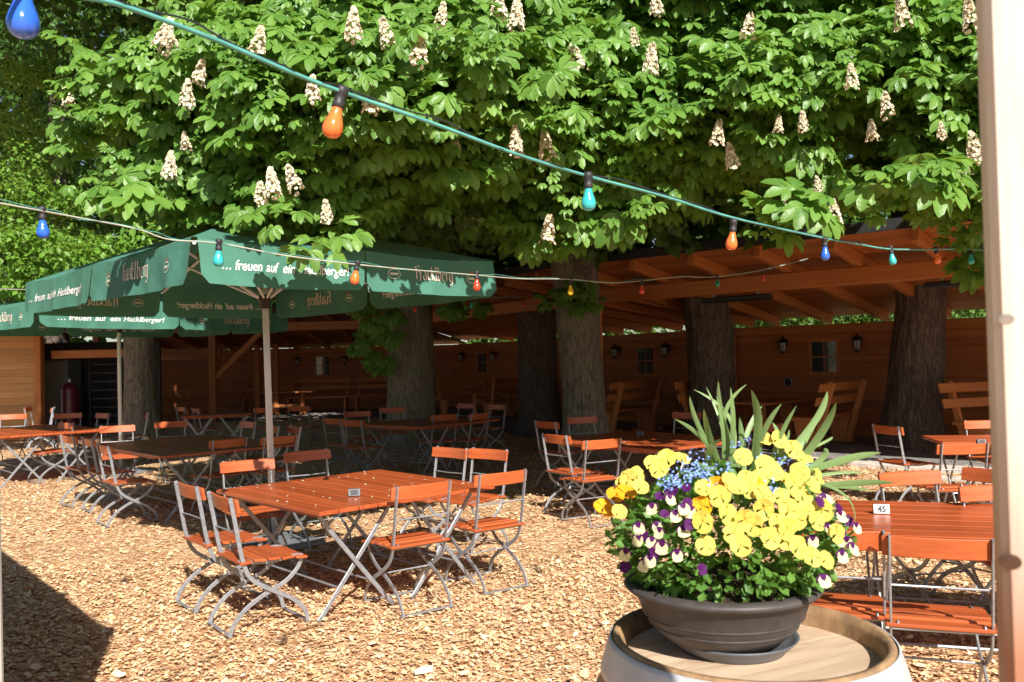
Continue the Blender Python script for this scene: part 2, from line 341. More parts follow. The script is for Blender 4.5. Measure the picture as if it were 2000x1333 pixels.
for i in range(3):
    a, b = line(i, 0); L = (b-a).length; ax = (b-a).normalized()
    mb = MB(); mb.box((L/2, 0, BZ+BH/2), (L+.1, .16, BH), bev=.012); frame_obj('eave_beam', mb, M['pine_x'], a, ax)
    c, d = line(i, 4.0); L2 = (d-c).length; ax2 = (d-c).normalized()
    mb = MB(); mb.box((L2/2, 0, WT/2), (L2+.05, .09, WT), bev=.008); wall_o = frame_obj('board_wall', mb, M['wall'], c, ax2)
    mb = MB(); mb.box((L2/2, .0, WT-.09), (L2, .14, .16), bev=.01); frame_obj('wall_plate', mb, M['pine_x'], c, ax2)
    # roof sheet: boards below, dark roofing on top
    e, f = line(i, -1.15); g_, h_ = line(i, 4.5); dep = SEG[i][4]+.5; mid = (a-e).length
    zz = lambda q: rz_(q)+.185
    pts = [(e, -1.15), (f, -1.15), (h_, dep), (g_, dep)]
    mb = MB(); vs = [(p.x-a.x, p.y-a.y, zz(q)) for p, q in pts]+[(p.x-a.x, p.y-a.y, zz(q)+.03) for p, q in pts]
    mb.add(vs, [(3, 2, 1, 0), (4, 5, 6, 7), (0, 1, 5, 4), (1, 2, 6, 5), (2, 3, 7, 6), (3, 0, 4, 7)])
    Mi = rotz(-math.atan2(ax.y, ax.x)); mb.tf(Mi); frame_obj('roof_boarding', mb, M['ceil'], a, ax)
    mb = MB(); up = [(p.x-a.x, p.y-a.y, zz(q)+.034) for p, q in pts]+[(p.x-a.x, p.y-a.y, zz(q)+.10) for p, q in pts]
    mb.add(up, [(3, 2, 1, 0), (4, 5, 6, 7), (0, 1, 5, 4), (1, 2, 6, 5), (2, 3, 7, 6), (3, 0, 4, 7)]); mb.tf(Mi); frame_obj('roof_covering', mb, M['roof'], a, ax)
    mb = MB(); ee, ff = e-a, f-a; mb.add([(ee.x, ee.y, zz(-1.15)-.02), (ff.x, ff.y, zz(-1.15)-.02), (ff.x, ff.y, zz(-1.15)+.13), (ee.x, ee.y, zz(-1.15)+.13)]+[(q.x-SEG[i][3].x*.05, q.y-SEG[i][3].y*.05, z_) for q, z_ in ((ee, zz(-1.15)-.02), (ff, zz(-1.15)-.02), (ff, zz(-1.15)+.13), (ee, zz(-1.15)+.13))],
        [(0, 1, 2, 3), (7, 6, 5, 4), (0, 4, 5, 1), (1, 5, 6, 2), (2, 6, 7, 3), (3, 7, 4, 0)]); mb.tf(Mi); frame_obj('roof_edge', mb, M['roof'], a, ax)
    # rafters square to the beam
    nr = int(L/1.15); 
    for k in range(nr+1):
        p = a+ax*(L*(k+.35)/(nr+.7)); q0, q1 = -1.1, SEG[i][4]+.35; ln = q1-q0
        mb = MB(); ang = math.atan(SLOPE); c0 = (q0+q1)/2
        rot = Matrix.Rotation(-ang, 3, 'X')
        mb.box((0, c0, rz_(c0)+.09), (.11, ln/math.cos(ang), .178), rot, .008)
        o = mb.build('rafter', M['pine_y']); o.location = p; nn = SEG[i][3]; o.rotation_euler = (0, 0, math.atan2(nn.y, nn.x)-math.pi/2); local(o)
def post(p, h, s=.18, mat='pine_z'):
    mb = MB(); mb.box((0, 0, h/2), (s, s, h), bev=.01); o = mb.build('post', M[mat]); o.location = (p.x, p.y, 0); local(o); return o
post(v2(1.62, 16.5), BZ); post(B3+v2(.25, .05), BZ); pp = v2(-.344*26.4, 26.4); post(pp, BZ, .2); post(S0+w1*.2, BZ); post(E3, BZ)
mb = MB(); mb.tube([(0, 0, 1.32), (1.42, 0, 2.7)], .1, flat=(.085, .07, (0, 1, 0))); o = mb.build('brace', M['pine_x']); o.location = (pp.x+.08, pp.y, 0); local(o)
for xx in (-8.35, -7.75):
    post(v2(xx, 28.5), 2.35, .16)
# corner trim where the two walls meet behind the leaning trunk
cw = line(0, 4.0)[1]; post(cw-n1*.12, WT-.02, .16)
# floor and kerb
a0, b0 = line(0, .1); a1, b1 = line(1, .1); a2, b2 = line(2, .1); c0, d0 = line(0, 4.6); c1, d1 = line(1, 4.6); c2, d2 = line(2, 4.6)
mb = MB(); mb.add([(p.x, p.y, .03) for p in (a0, b0, b1, b2, d2, d1, d0, c0)], [tuple(range(8))[::-1]]); fl = mb.build('floor', M['concrete']); tag(fl, kind='structure')
k0, k1 = line(0, -.22); Lk = (k1-k0).length; axk = (k1-k0).normalized()
mb = MB(); nst = 9
for k in range(nst):
    mb.box((Lk*(k+.5)/nst, 0, .02), (Lk/nst-.008, .42, .09), bev=.008)
kb = mb.build('kerb', M['kerb']); kb.location = k0; kb.rotation_euler = (0, 0, math.atan2(axk.y, axk.x)); tag(kb, kind='structure')
# drain grating laid in front of the kerb
gp = P(1838, 934, .05); gr = empty('drain_cover', gp, math.atan2(axk.y, axk.x), 'pale slotted drain cover lying along the stone kerb at right', 'drain cover')
mb = MB()
mb.box((0, .09, 0), (1.2, .05, .04)); mb.box((0, -.09, 0), (1.2, .05, .04)); mb.build('rim', M['kerb'], gr)
for k in range(7): mb = MB(); mb.box((-.57+k*.19, 0, 0), (.05, .128, .038)); mb.build('bar', M['kerb'], gr)
# ------------------------------------------------------------------ on the shelter walls
def wallpt(i, px, off=3.93):
    p, q = line(i, off); d = ray(px, 700); d = Vector((d.x, d.y, 0)); ax = (q-p).normalized(); o = isec(Vector((0, 0, 0)), d, p, ax); return o, ax
def make_window(i, px, wd, z0, z1):
    p, ax = wallpt(i, px, 3.945); f = Vector((0, 0, 0)); h = z1-z0; mb = MB(); t = .07
    # frame written with x along the wall, -y out of it when facing the yard
    mb.box((0, 0, z0), (wd+2*t, .05, t)); mb.box((0, 0, z1), (wd+2*t, .05, t))
    for s in (-1, 1): mb.box((s*(wd+t)/2, 0, (z0+z1)/2), (t, .05, h-t))
    fr = frame_obj('window', mb, M['pine_x'], p, ax)
    g_ = MB(); g_.box((0, .0, (z0+z1)/2), (wd, .016, h-t), bev=.001); g_.build('pane', M['glass'], fr)
    b_ = MB(); b_.box((0, 0, (z0+z1)/2), (.025, .034, h-t), bev=.002); b_.box((0, 0, (z0+z1)/2), (wd, .031, .025), bev=.002); b_.build('glazing_bar', M['pine_z'], fr)
    return fr
make_window(0, 1610, .50, 1.26, 1.93); make_window(1, 1262, .62, 1.22, 1.93); make_window(1, 942, .62, 1.22, 1.93); make_window(2, 630, .52, 1.25, 1.95)
def lantern_meshes():
    d = {}
    mb = MB(); mb.box((0, -.01, .0), (.09, .02, .16)); mb.tube([(0, -.02, .03), (0, -.09, .11), (0, -.15, .13), (0, -.16, .09)], .012, 6); d['bracket'] = mb.mesh('bracket', M['black'])
    mb = MB(); mb.lathe([(.0, .12), (.02, .11), (.03, .085), (.09, .04), (.105, .01), (.10, 0), (.05, -.005)], 8, (0, -.16, 0)); d['hood'] = mb.mesh('hood', M['black'])
    mb = MB(); mb.lathe([(.07, 0), (.075, -.02), (.05, -.17), (.045, -.18)], 6, (0, -.16, 0)); d['lamp_glass'] = mb.mesh('lamp_glass', lampglass)
    mb = MB()
    for k in range(6): a = k*math.pi/3; mb.tube([(.076*math.cos(a), -.16+.076*math.sin(a), -.01), (.051*math.cos(a), -.16+.051*math.sin(a), -.18)], .006, 4)
    mb.lathe([(.055, -.175), (.06, -.19), (.02, -.21), (.012, -.24), (0, -.25)], 6, (0, -.16, 0)); d['cage'] = mb.mesh('cage', M['black']); return d
lampglass = simple('lantern_glass', (.42, .42, .40), .15, 0, .6)
LM = lantern_meshes()
for i, px, z, lab in ((0, 1680, 1.90, 'black wall lantern right of the nearest shelter window'), (0, 1536, 1.90, 'black wall lantern left of the nearest shelter window'),
        (1, 1308, 1.88, 'black wall lantern between the second window and the leaning trunk'), (1, 1210, 1.88, 'black wall lantern beside the foreground trunk, left of the second window'),
        (1, 970, 1.86, 'black wall lantern just right of the narrow third window'), (1, 907, 1.86, 'black wall lantern just left of the narrow third window'),
        (2, 674, 1.84, 'far wall lantern right of the back window, beside hanging leaves'), (2, 582, 1.84, 'farthest wall lantern, left of the back window')):
    p, ax = wallpt(i, px, 3.95); sg = SEG[i][3]
    e = empty('wall_lantern', (p.x, p.y, z), math.atan2(ax.y, ax.x)+math.pi, lab, 'lantern', 'lanterns on the shelter wall')
    for nme, me in LM.items(): o = bpy.data.objects.new(nme, me); COL.objects.link(o); o.parent = e
    # the lantern is written hanging towards -y; turn it to face the yard
    fy = Vector((math.sin(e.rotation_euler.z), -math.cos(e.rotation_euler.z), 0))
    if fy.dot(sg) > 0: e.rotation_euler.z += math.pi
p, ax = wallpt(0, 1538); e = empty('wall_vent', (p.x, p.y, 1.09), math.atan2(-n1.y, -n1.x), 'small round grey vent on the board wall below the lantern', 'vent')
mb = MB(); mb.lathe([(.10, 0), (.10, .02), (.075, .03), (.07, .012)], 20); mb.tf(Matrix.Rotation(math.pi/2, 3, 'Y')); mb.build('rim', M['steel'], e, True)
mb = MB(); mb.lathe([(.0, .014), (.071, .014)], 20); mb.tf(Matrix.Rotation(math.pi/2, 3, 'Y')); mb.build('grille', M['dark'], e)
# black heater bars slung under the beam
for px, lab in ((1441, 'black bar heater under the beam left of the nearest trunk'), (1905, 'black bar heater under the beam beside the pale post')):
    a, b = line(0, -.02); d = ray(px, 700); o = isec(Vector(), Vector((d.x, d.y, 0)), a, w1)
    e = empty('bar_heater', (o.x, o.y, BZ-.085), math.atan2(w1.y, w1.x), lab, 'heater', 'heaters under the eave beam')
    mb = MB(); mb.box((0, 0, 0), (1.25, .12, .09), bev=.02); mb.build('housing', M['black'], e)
    mb = MB(); mb.box((0, 0, -.049), (1.1, .07, .006)); mb.build('grille', M['dark'], e)
    for s in (-.4, .4): mb = MB(); mb.box((s, 0, .064), (.03, .06, .04)); mb.build('bracket', M['steel'], e)
# ------------------------------------------------------------------ tree trunks
TAB = RNG.uniform(-1, 1, (64, 64))
def vn(u, v):                       # tiling value noise
    iu, iv = int(math.floor(u)), int(math.floor(v)); fu, fv = u-iu, v-iv; fu = fu*fu*(3-2*fu); fv = fv*fv*(3-2*fv); g = lambda a, b: TAB[a % 64, b % 64]
    return (g(iu, iv)*(1-fu)+g(iu+1, iv)*fu)*(1-fv)+(g(iu, iv+1)*(1-fu)+g(iu+1, iv+1)*fu)*fv
def trunk_mb(path, rad, seed=0, n=72, step=.07, rough=.07, flare=.38):
    mb = MB(); pts = [Vector(p) for p in path]; rows = []
    for i in range(len(pts)-1):
        k = max(1, int((pts[i+1]-pts[i]).length/step))
        for j in range(k): t = j/k; rows.append((pts[i].lerp(pts[i+1], t), rad[i]*(1-t)+rad[i+1]*t))
    rows.append((pts[-1], rad[-1])); vs = []; L = 0
    for r_, (c, ra) in enumerate(rows):
        if r_: L += (c-rows[r_-1][0]).length
        fl_ = 1+flare*math.exp(-L/.28)
        for k in range(n):
            a = 2*math.pi*k/n; q = k/n
            d = .55*abs(vn(q*24+seed*7+.25*math.sin(L*1.7), L*1.1+seed))+.5*vn(q*8+seed*3, L*.8)+.35*vn(q*48, L*3+seed)
            lob = 1+.10*math.exp(-L/.4)*math.cos(5*a+seed)
            rr = ra*fl_*lob*(1+rough*d); vs.append((c.x+rr*math.cos(a), c.y+rr*math.sin(a), c.z))
    mm = len(rows); mb.add(vs, [(i*n+k, i*n+(k+1) % n, (i+1)*n+(k+1) % n, (i+1)*n+k) for i in range(mm-1) for k in range(n)]); return mb
def limb(mb, a, b, r0, r1, sag=.2, n=8):
    a, b = Vector(a), Vector(b); pts = []
    for i in range(7):
        t = i/6; p = a.lerp(b, t); p.z += math.sin(t*math.pi)*sag*(b-a).length; p.x += .12*math.sin(t*9+a.x)*(0 < t < 1); pts.append(p)
    mb.tube(pts, [r0*(1-i/6)+r1*i/6 for i in range(7)], n)
# ------------------------------------------------------------------ leaves
def leaflet(L, Wd, ang, droop, fold):
    ss = (0.02, .36, .70, 1.0); ws = (0, .62, 1.0, 0); vs = []
    ca, sa = math.cos(ang), math.sin(ang)
    def pt(s, side, wv):
        x = L*s; z = -droop*L*s*s; y = side*Wd*wv; z += fold*abs(y); return (x*ca-y*sa, x*sa+y*ca, z)
    for s in ss: vs.append(pt(s, 0, 0))
    vs += [pt(.34, 1, .62), pt(.66, 1, 1), pt(.34, -1, .62), pt(.66, -1, 1), pt(.90, 1, .66), pt(.90, -1, .66)]
    return vs, [(0, 1, 4), (1, 2, 5), (1, 5, 4), (2, 8, 5), (2, 3, 8), (0, 6, 1), (1, 6, 7), (1, 7, 2), (2, 7, 9), (2, 9, 3)]
def leaf_tpl(kind, seed):
    r_ = random.Random(seed); V = []; T = []
    if kind == 'chestnut': spec = [(0, 1), (.62, .93), (-.62, .93), (1.22, .76), (-1.22, .76), (1.9, .52), (-1.9, .52)]
    elif kind == 'chestnut5': spec = [(0, 1), (.7, .9), (-.7, .9), (1.45, .64), (-1.45, .64)]
    for a, l in spec:
        v, t = leaflet(l*r_.uniform(.92, 1.06), .245*l**.7, a+r_.uniform(-.08, .08), r_.uniform(.25, .6), r_.uniform(.25, .55)); n = len(V); V += v; T += [tuple(i+n for i in f) for f in t]
    return np.array(V), np.array(T)
TPL = [leaf_tpl('chestnut', 1), leaf_tpl('chestnut', 2), leaf_tpl('chestnut', 3), leaf_tpl('chestnut5', 4)]
_s = np.array([(0, 0, 0), (.5, .33, .1), (1, 0, -.15), (.5, -.33, .1)]); SIMPLE = (_s, np.array([(0, 2, 1), (0, 3, 2)]))
_b = np.array([(0, 0, 0), (.6, .30, -.1), (1, 0, -.4), (.6, -.3, -.1), (.1, .9, -.35), (.35, .5, -.1), (.1, -.9, -.35), (.35, -.5, -.1), (-.5, .5, -.3), (-.5, -.5, -.3)])
ROUGHL = (_b, np.array([(0, 1, 2), (0, 2, 3), (0, 5, 4), (0, 4, 8), (0, 6, 7), (0, 9, 6), (0, 5, 1), (0, 3, 7)]))
def norm(a): return a/np.maximum(np.linalg.norm(a, axis=1, keepdims=True), 1e-6)
class Leaves:
    def __init__(s): s.V = []; s.T = []; s.n = 0
    def put(s, tpl, pos, c, nrm, scale):
        V, T = tpl; c = norm(c); nrm = norm(nrm-c*np.sum(nrm*c, 1, keepdims=True)); y = np.cross(nrm, c)
        F = np.stack([c, y, nrm], 2)*scale[:, None, None]           # columns
        W = np.einsum('nij,vj->nvi', F, V)+pos[:, None, :]
        s.V.append(W.reshape(-1, 3)); s.T.append((T[None]+np.arange(len(pos))[:, None, None]*len(V)).reshape(-1, 3)+s.n); s.n += W.shape[0]*W.shape[1]
    def build(s, name, mat, parent=None): return np_mesh(name, np.concatenate(s.V), np.concatenate(s.T), mat, parent)
def rnd(n, s=1): return RNG.normal(0, s, (n, 3))
def bough(LV, p, out, size, tips=4, per=7, lscale=(.10, .16), tplset=None, sunny=.8):
    """a spray of leaf whorls round p, laid out as a shallow tier that tips outwards"""
    p = np.array(p); out = np.array(out)
    for q in range(tips):
        u = RNG.uniform(-1, 1); tip = p+np.array([u*size, RNG.uniform(-.6, .6)*size, RNG.uniform(-.28, .28)*size-.18*size*u*u])
        axis = norm((out*.6+np.array([0, 0, .65])+rnd(1, .28)[0])[None])[0]
        k = per+RNG.integers(-1, 2); ph = RNG.uniform(0, 6.28)+np.arange(k)*2.4
        e1 = np.cross(axis, [0.3, .2, 1.0]); e1 /= np.linalg.norm(e1); e2 = np.cross(axis, e1)
        rad = e1[None]*np.cos(ph)[:, None]+e2[None]*np.sin(ph)[:, None]
        pet = RNG.uniform(.04, .15, k)[:, None]; pos = tip[None]+rad*pet+axis[None]*RNG.uniform(-.10, .05, k)[:, None]
        c = rad*.9+axis[None]*.2+np.array([[0, -.12, -.34]])+rnd(k, .18)
        nrm = axis[None]*.40+np.array([[0, 0, .45]])+np.array([[SUN.x, SUN.y, SUN.z]])*sunny+rnd(k, .26)
        sc_ = RNG.uniform(*lscale, k)*RNG.choice([.6, .9, 1.05, 1.25])
        t = (tplset or TPL)[RNG.integers(0, len(tplset or TPL))]; LV.put(t, pos, c, nrm, sc_)
def cloud(LV, p, size, n, lscale, tpl=SIMPLE, up=.6):
    p = np.array(p); d = norm(rnd(n)); r_ = RNG.uniform(.55, 1, n)[:, None]**.6; pos = p[None]+d*r_*np.array(size)[None]
    LV.put(tpl, pos, d*.5+rnd(n, .5)+np.array([[0, 0, -.3]]), d*.6+np.array([[0, 0, up]])+rnd(n, .4), RNG.uniform(*lscale, n))
# chestnut trees whose crowns meet over the yard
TREES = {}
def tree(key, name, label, path, rad, mat, seed, group='chestnut trees round the yard', rough=.09, limbs=()):
    b = Vector(path[0]); t = empty(name, b, 0, label, 'tree', group); TREES[key] = t
    mb = trunk_mb([Vector(p)-b for p in path], rad, seed, rough=rough)
    for (l0, l1, r0, r1) in limbs: limb(mb, Vector(l0)-b, Vector(l1)-b, r0, r1)
    mb.build('trunk', M[mat], t, True); return t
def base(px, d, z=0): q = PD(px, 700, d); return Vector((q.x, d, z))
a = base(1139, 15.4); tree('mid', 'chestnut_tree', 'blossoming chestnut tree on the straight pale trunk before the shelter, crown in the middle', [a, a+Vector((-.03, 0, 1.2)), a+Vector((-.08, 0, 2.4)), a+Vector((-.12, 0, 3.2)), a+Vector((-.1, 0, 6.5))], [.375, .36, .375, .40, .26], 'bark', 1,
    limbs=[(a+Vector((-.1, 0, 3.0)), (2.3, 9.6, 4.2), .2, .05), (a+Vector((-.1, 0, 3.4)), (-.2, 9.4, 4.4), .2, .05), (a+Vector((-.1, 0, 3.9)), (1.2, 8.4, 5.0), .17, .04)])
a = base(800, 17.2); tree('left', 'chestnut_tree', 'blossoming chestnut tree on the thick grey trunk behind the parasol, crown at left of centre', [a, a+Vector((.02, 0, 1.5)), a+Vector((.05, 0, 3.2)), a+Vector((.1, 0, 7))], [.47, .44, .41, .3], 'bark', 2,
    limbs=[(a+Vector((0, 0, 3.0)), (-2.6, 9.0, 3.9), .22, .05), (a+Vector((0, 0, 3.6)), (-1.4, 9.8, 4.6), .2, .05)])
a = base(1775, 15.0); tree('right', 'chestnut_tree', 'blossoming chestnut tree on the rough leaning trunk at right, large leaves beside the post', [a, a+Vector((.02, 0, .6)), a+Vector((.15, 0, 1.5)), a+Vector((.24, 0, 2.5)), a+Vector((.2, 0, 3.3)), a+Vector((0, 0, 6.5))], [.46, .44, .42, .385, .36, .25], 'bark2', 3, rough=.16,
    limbs=[(a+Vector((.1, -.1, 3.5)), (4.0, 9.0, 4.6), .2, .05), (a+Vector((.1, 0, 4)), (5.0, 8.6, 4.9), .2, .05)])
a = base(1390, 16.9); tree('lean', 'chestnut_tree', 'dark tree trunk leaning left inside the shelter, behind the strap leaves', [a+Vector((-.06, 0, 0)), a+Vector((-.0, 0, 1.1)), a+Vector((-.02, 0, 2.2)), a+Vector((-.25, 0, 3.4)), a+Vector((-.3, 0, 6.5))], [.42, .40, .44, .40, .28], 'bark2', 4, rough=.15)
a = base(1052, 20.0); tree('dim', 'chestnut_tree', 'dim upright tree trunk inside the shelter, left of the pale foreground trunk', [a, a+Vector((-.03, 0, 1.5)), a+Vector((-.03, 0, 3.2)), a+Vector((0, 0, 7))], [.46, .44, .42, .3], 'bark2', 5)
a = base(276, 20.5); tree('far', 'lime_tree', 'small leaved tree on the mossy trunk beside the cabin, lit clumps at upper left', [a, a+Vector((-.03, 0, 1.4)), a+Vector((-.02, 0, 3)), a+Vector((.1, 0, 9))], [.37, .36, .34, .22], 'bark', 6, 'small leaved trees at left')
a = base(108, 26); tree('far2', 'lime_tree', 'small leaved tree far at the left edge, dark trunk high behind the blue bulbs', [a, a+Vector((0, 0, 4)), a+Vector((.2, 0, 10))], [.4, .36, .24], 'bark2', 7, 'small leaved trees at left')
# front surface of the crowns
LOWX = [-60, 100, 180, 300, 420, 500, 560, 640, 690, 760, 820, 880, 940, 1000, 1080, 1150, 1230, 1300, 1380, 1480, 1580, 1650, 1720, 1800, 1900, 2000, 2150]
LOWY = [120, 250, 395, 410, 440, 470, 485, 480, 430, 415, 425, 430, 460, 480, 490, 465, 420, 400, 385, 400, 410, 450, 415, 425, 475, 490, 490]
DX = [0, 300, 560, 700, 850, 1000, 1100, 1250, 1400, 1600, 1850, 2100]
DT = [7.4, 6.9, 6.4, 6.2, 6.2, 6.8, 7.4, 7.6, 7.3, 7.0, 6.8, 6.8]; EX = [.4, .4, .3, 1.1, 1.9, 1.4, .5, .5, .4, .5, .6, .6]
def key_of(px): return 'left' if px < 850 else ('mid' if px < 1340 else 'right')
LVS = {k: Leaves() for k in ('left', 'mid', 'right')}
LVI = {k: Leaves() for k in ('left', 'mid', 'right', 'lean', 'dim')}
def front(px, py):
    yl = float(np.interp(px, LOWX, LOWY)); t = min(1, max(0, (py-170)/max(40, yl-170))); t = t*t*(3-2*t)
    return float(np.interp(px, DX, DT))+float(np.interp(px, DX, EX))*t+max(0, 110-py)*.0022
nb = 0
for layer, cnt in ((0, 560), (1, 300), (2, 130)):
    k = 0
    while k < cnt:
        px = RNG.uniform(130, 2120); py = RNG.uniform(-120, 530); yl = float(np.interp(px, LOWX, LOWY))
        lim = yl-52-layer*16
        if py > lim: continue
        if px < 330 and py < 90: continue
        if px < 330 and layer < 2 and RNG.random() < .6: continue
        hol = vn(px/150+3, py/95+9)
        if layer < 2 and (hol > .42 or (hol > .12 and RNG.random() < .55)): continue     # open hollows in the front
        if layer == 0 and 1440 < px < 1960 and py < 30 and RNG.random() < .5: continue
        d = front(px, py)+layer*1.05+RNG.normal(0, .22); p = PD(px, py, d)
        o = np.array([p.x*.10+RNG.normal(0, .35), -1, RNG.normal(.1, .2)]); o /= np.linalg.norm(o)
        if layer < 2: bough(LVS[key_of(px)], p, o, .42, 5, 7, (.092, .150))
        else: bough(LVS[key_of(px)], p, o, .5, 4, 6, (.14, .20))
        k += 1
# long sprays hanging lower than the rest, where the photograph shows them
for px, py, d in ((470, 400, 6.0),  (235, 362, 6.1), (1065, 450, 7.7), (1130, 455, 7.8), (1045, 470, 8.0), (1190, 425, 7.6), (1235, 405, 7.5), (1900, 470, 8.4), (1912, 510, 8.4), (1890, 440, 7.6), (1820, 340, 5.2), (1770, 320, 5.4), (1500, 410, 6.6), (1560, 390, 6.4), (820, 390, 8.9), (740, 385, 8.4)):
    p = PD(px, py, d); bough(LVS[key_of(px)], p, np.array([RNG.normal(0, .3), -1, -.1]), .17, 2, 7, (.13, .19))
for px, py, d in ((545, 425, 5.5), (622, 470, 5.9), (660, 440, 6.2)):
    p = PD(px, py, d); bough(LVS['left'], p, np.array([RNG.normal(0, .3), -1, -.1]), .06, 1, 5, (.15, .20))
for px, py, d, s in ((1120, 560, 14.6, .35), (1090, 580, 14.7, .3), (1150, 585, 14.7, .25), (745, 610, 16.4, .3), (735, 660, 16.4, .35), (745, 700, 16.5, .3), (725, 640, 16.4, .3), (900, 590, 16.6, .4), (880, 600, 16.6, .3), (700, 590, 16.5, .3)):
    p = PD(px, py, d); bough(LVS['mid' if px > 1000 else 'left'], p, np.array([0, -1., 0]), s, 4, 6, (.13, .2))
# the body of the crowns behind, and their domes above the frame
for _ in range(460):
    y = RNG.uniform(9.3, 19); x = RNG.uniform(-4.4-max(0, min(2.2, y-10.5)), 1.0)+y*RNG.uniform(.0, .30); z = RNG.uniform(3.45+max(0, (y-11))*.12, 7.8)
    if x < -3.2 and y < 12: continue
    if x > .58*y: continue
    k = 'left' if x < -1.2 else ('mid' if x < 2 else 'right')
    if y > 15.5: k = 'lean' if x > 2 else 'dim'
    cloud(LVI[k], (x, y, z), (.9, .8, .6), 34, (.17, .30), ROUGHL)
for _ in range(150):
    y = RNG.uniform(8.4, 17); x = RNG.uniform(-3.6, .58*y); z = 5.4+RNG.uniform(0, 2.6)+max(0, 9-y)*.5
    k = 'left' if x < -1.2 else ('mid' if x < 2 else 'right'); cloud(LVI[k], (x, y, z), (.9, .9, .6), 30, (.17, .30), ROUGHL)
def finish(key, LV, mat):
    t = TREES[key]; o = LV.build('crown' if mat == 'leaf' else 'inner_crown', M[mat]); o.parent = t; o.location = -Vector(t.location); return o
for _ in range(60): cloud(LVI['dim'], (RNG.uniform(-3.5, 3.2), RNG.uniform(18.5, 22), RNG.uniform(3.7, 6)), (.9, .8, .6), 34, (.17, .30), ROUGHL)
for k in LVS: finish(k, LVS[k], 'leaf')
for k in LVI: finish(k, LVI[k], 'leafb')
# blossom candles
def candle_mesh(seed):
    r_ = random.Random(seed); V = []; T = []
    def floret(p, out):
        out = out.normalized(); e1 = out.cross(Vector((.2, .1, 1))).normalized(); e2 = out.cross(e1); n = len(V); V.append(p-out*.004)
        k = 5; ph = r_.uniform(0, 6)
        for i in range(k):
            a = ph+i*6.283/k; q = r_.uniform(.014, .023); V.append(p+(e1*math.cos(a)+e2*math.sin(a))*q+out*r_.uniform(.006, .014))
        for i in range(k): T.append((n, n+1+i, n+1+(i+1) % k))
    for i in range(95):
        h = r_.random()**.85; rr = .058*(1-h)**.75+.007; a = r_.uniform(0, 6.283); p = Vector((rr*math.cos(a)*r_.uniform(.75, 1.1), rr*math.sin(a)*r_.uniform(.75, 1.1), h*.24)); floret(p, Vector((math.cos(a), math.sin(a), .35)))
    return V, T
CM = []
for s_ in (1, 2, 3):
    V, T = candle_mesh(s_); mb = MB(); mb.add(V, T); CM.append(mb.mesh('blossom_candle', M['panicle']))
for px, py in ((385, 165), (135, 205), (365, 295), (365, 210), (535, 385), (580, 375), (640, 440), (330, 350), (340, 95), (860, 55), (975, 38), (1008, 62), (760, 90), (690, 80), (815, 128), (890, 298), (1070, 312), (725, 222), (1240, 92), (1283, 30), (1133, 140), (1270, 145), (1068, 475),
        (1460, 75), (1520, 262), (1570, 260), (1433, 330), (1705, 278), (1840, 275), (1765, 58), (1632, 445), (1600, 380), (1885, 345), (1910, 318), (1400, 285), (510, 405), (1665, 175), (1735, 228), (1540, 435), (313, 100), (500, 110), (1008, 305), (610, 200), (1900, 60)):
    o = bpy.data.objects.new('blossom_candle', CM[(px+py) % 3]); COL.objects.link(o); k = key_of(px); t = TREES[k]; o.parent = t
    p = PD(px, py, front(px, py)-(.7 if px > 700 else .85) if px > 190 else 8.6); o.location = p-Vector(t.location); o.rotation_euler = (random.uniform(-.15, .25), random.uniform(-.3, .12), random.uniform(0, 6)); s_ = random.uniform(.72, 1.0)*(.75 if (px*7+py) % 3 == 0 else 1); o.scale = (s_, s_, s_)
# small leaved trees at the left
LT = {'far': Leaves(), 'far2': Leaves()}; LD = {'far': Leaves(), 'far2': Leaves()}
for px, py, d, sz in ((30, 470, 12.5, .45), (60, 520, 12.8, .5), (20, 560, 13, .5), (100, 385, 13.2, .5), (170, 400, 13, .5), (250, 380, 13.5, .45), (150, 505, 12.6, .55), (210, 500, 12.8, .45), (30, 330, 14.5, .7), (90, 300, 15, .6), (60, 150, 15, .5), (20, 240, 16, .6), (40, 420, 13.2, .5), (290, 470, 13.2, .4), (95, 480, 12.7, .5)):
    p = PD(px, py, d); k = 'far'
    for _ in range(4): cloud(LT[k], tuple(p+Vector((RNG.normal(0, .4)*sz, RNG.normal(0, .4)*sz, RNG.normal(0, .25)*sz))), (sz*.8, sz*.6, sz*.35), 150, (.06, .11))
for _ in range(520):
    y = RNG.uniform(16, 33); x = -y*RNG.uniform(.14, .78); z = RNG.uniform(3.4+.02*y, 16.5); cloud(LD['far' if y < 22 else 'far2'], (x, y, z), (1.3, 1.2, .9), 60, (.16, .30), SIMPLE)
for _ in range(150):           # unseen high leaves, added to cast shade on the cabin and inner leaves
    y = RNG.uniform(8.5, 20); cloud(LD['far'], (RNG.uniform(-9.8, -3.6), y, RNG.uniform(8.8, 12)+max(0, y-15)*.3), (1.1, 1.0, .7), 46, (.2, .34), ROUGHL)
for k in LT:
    t = TREES[k]
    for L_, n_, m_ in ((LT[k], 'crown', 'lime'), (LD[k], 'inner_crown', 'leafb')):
        if L_.n: o = L_.build(n_, M[m_], t); o.location = -Vector(t.location)
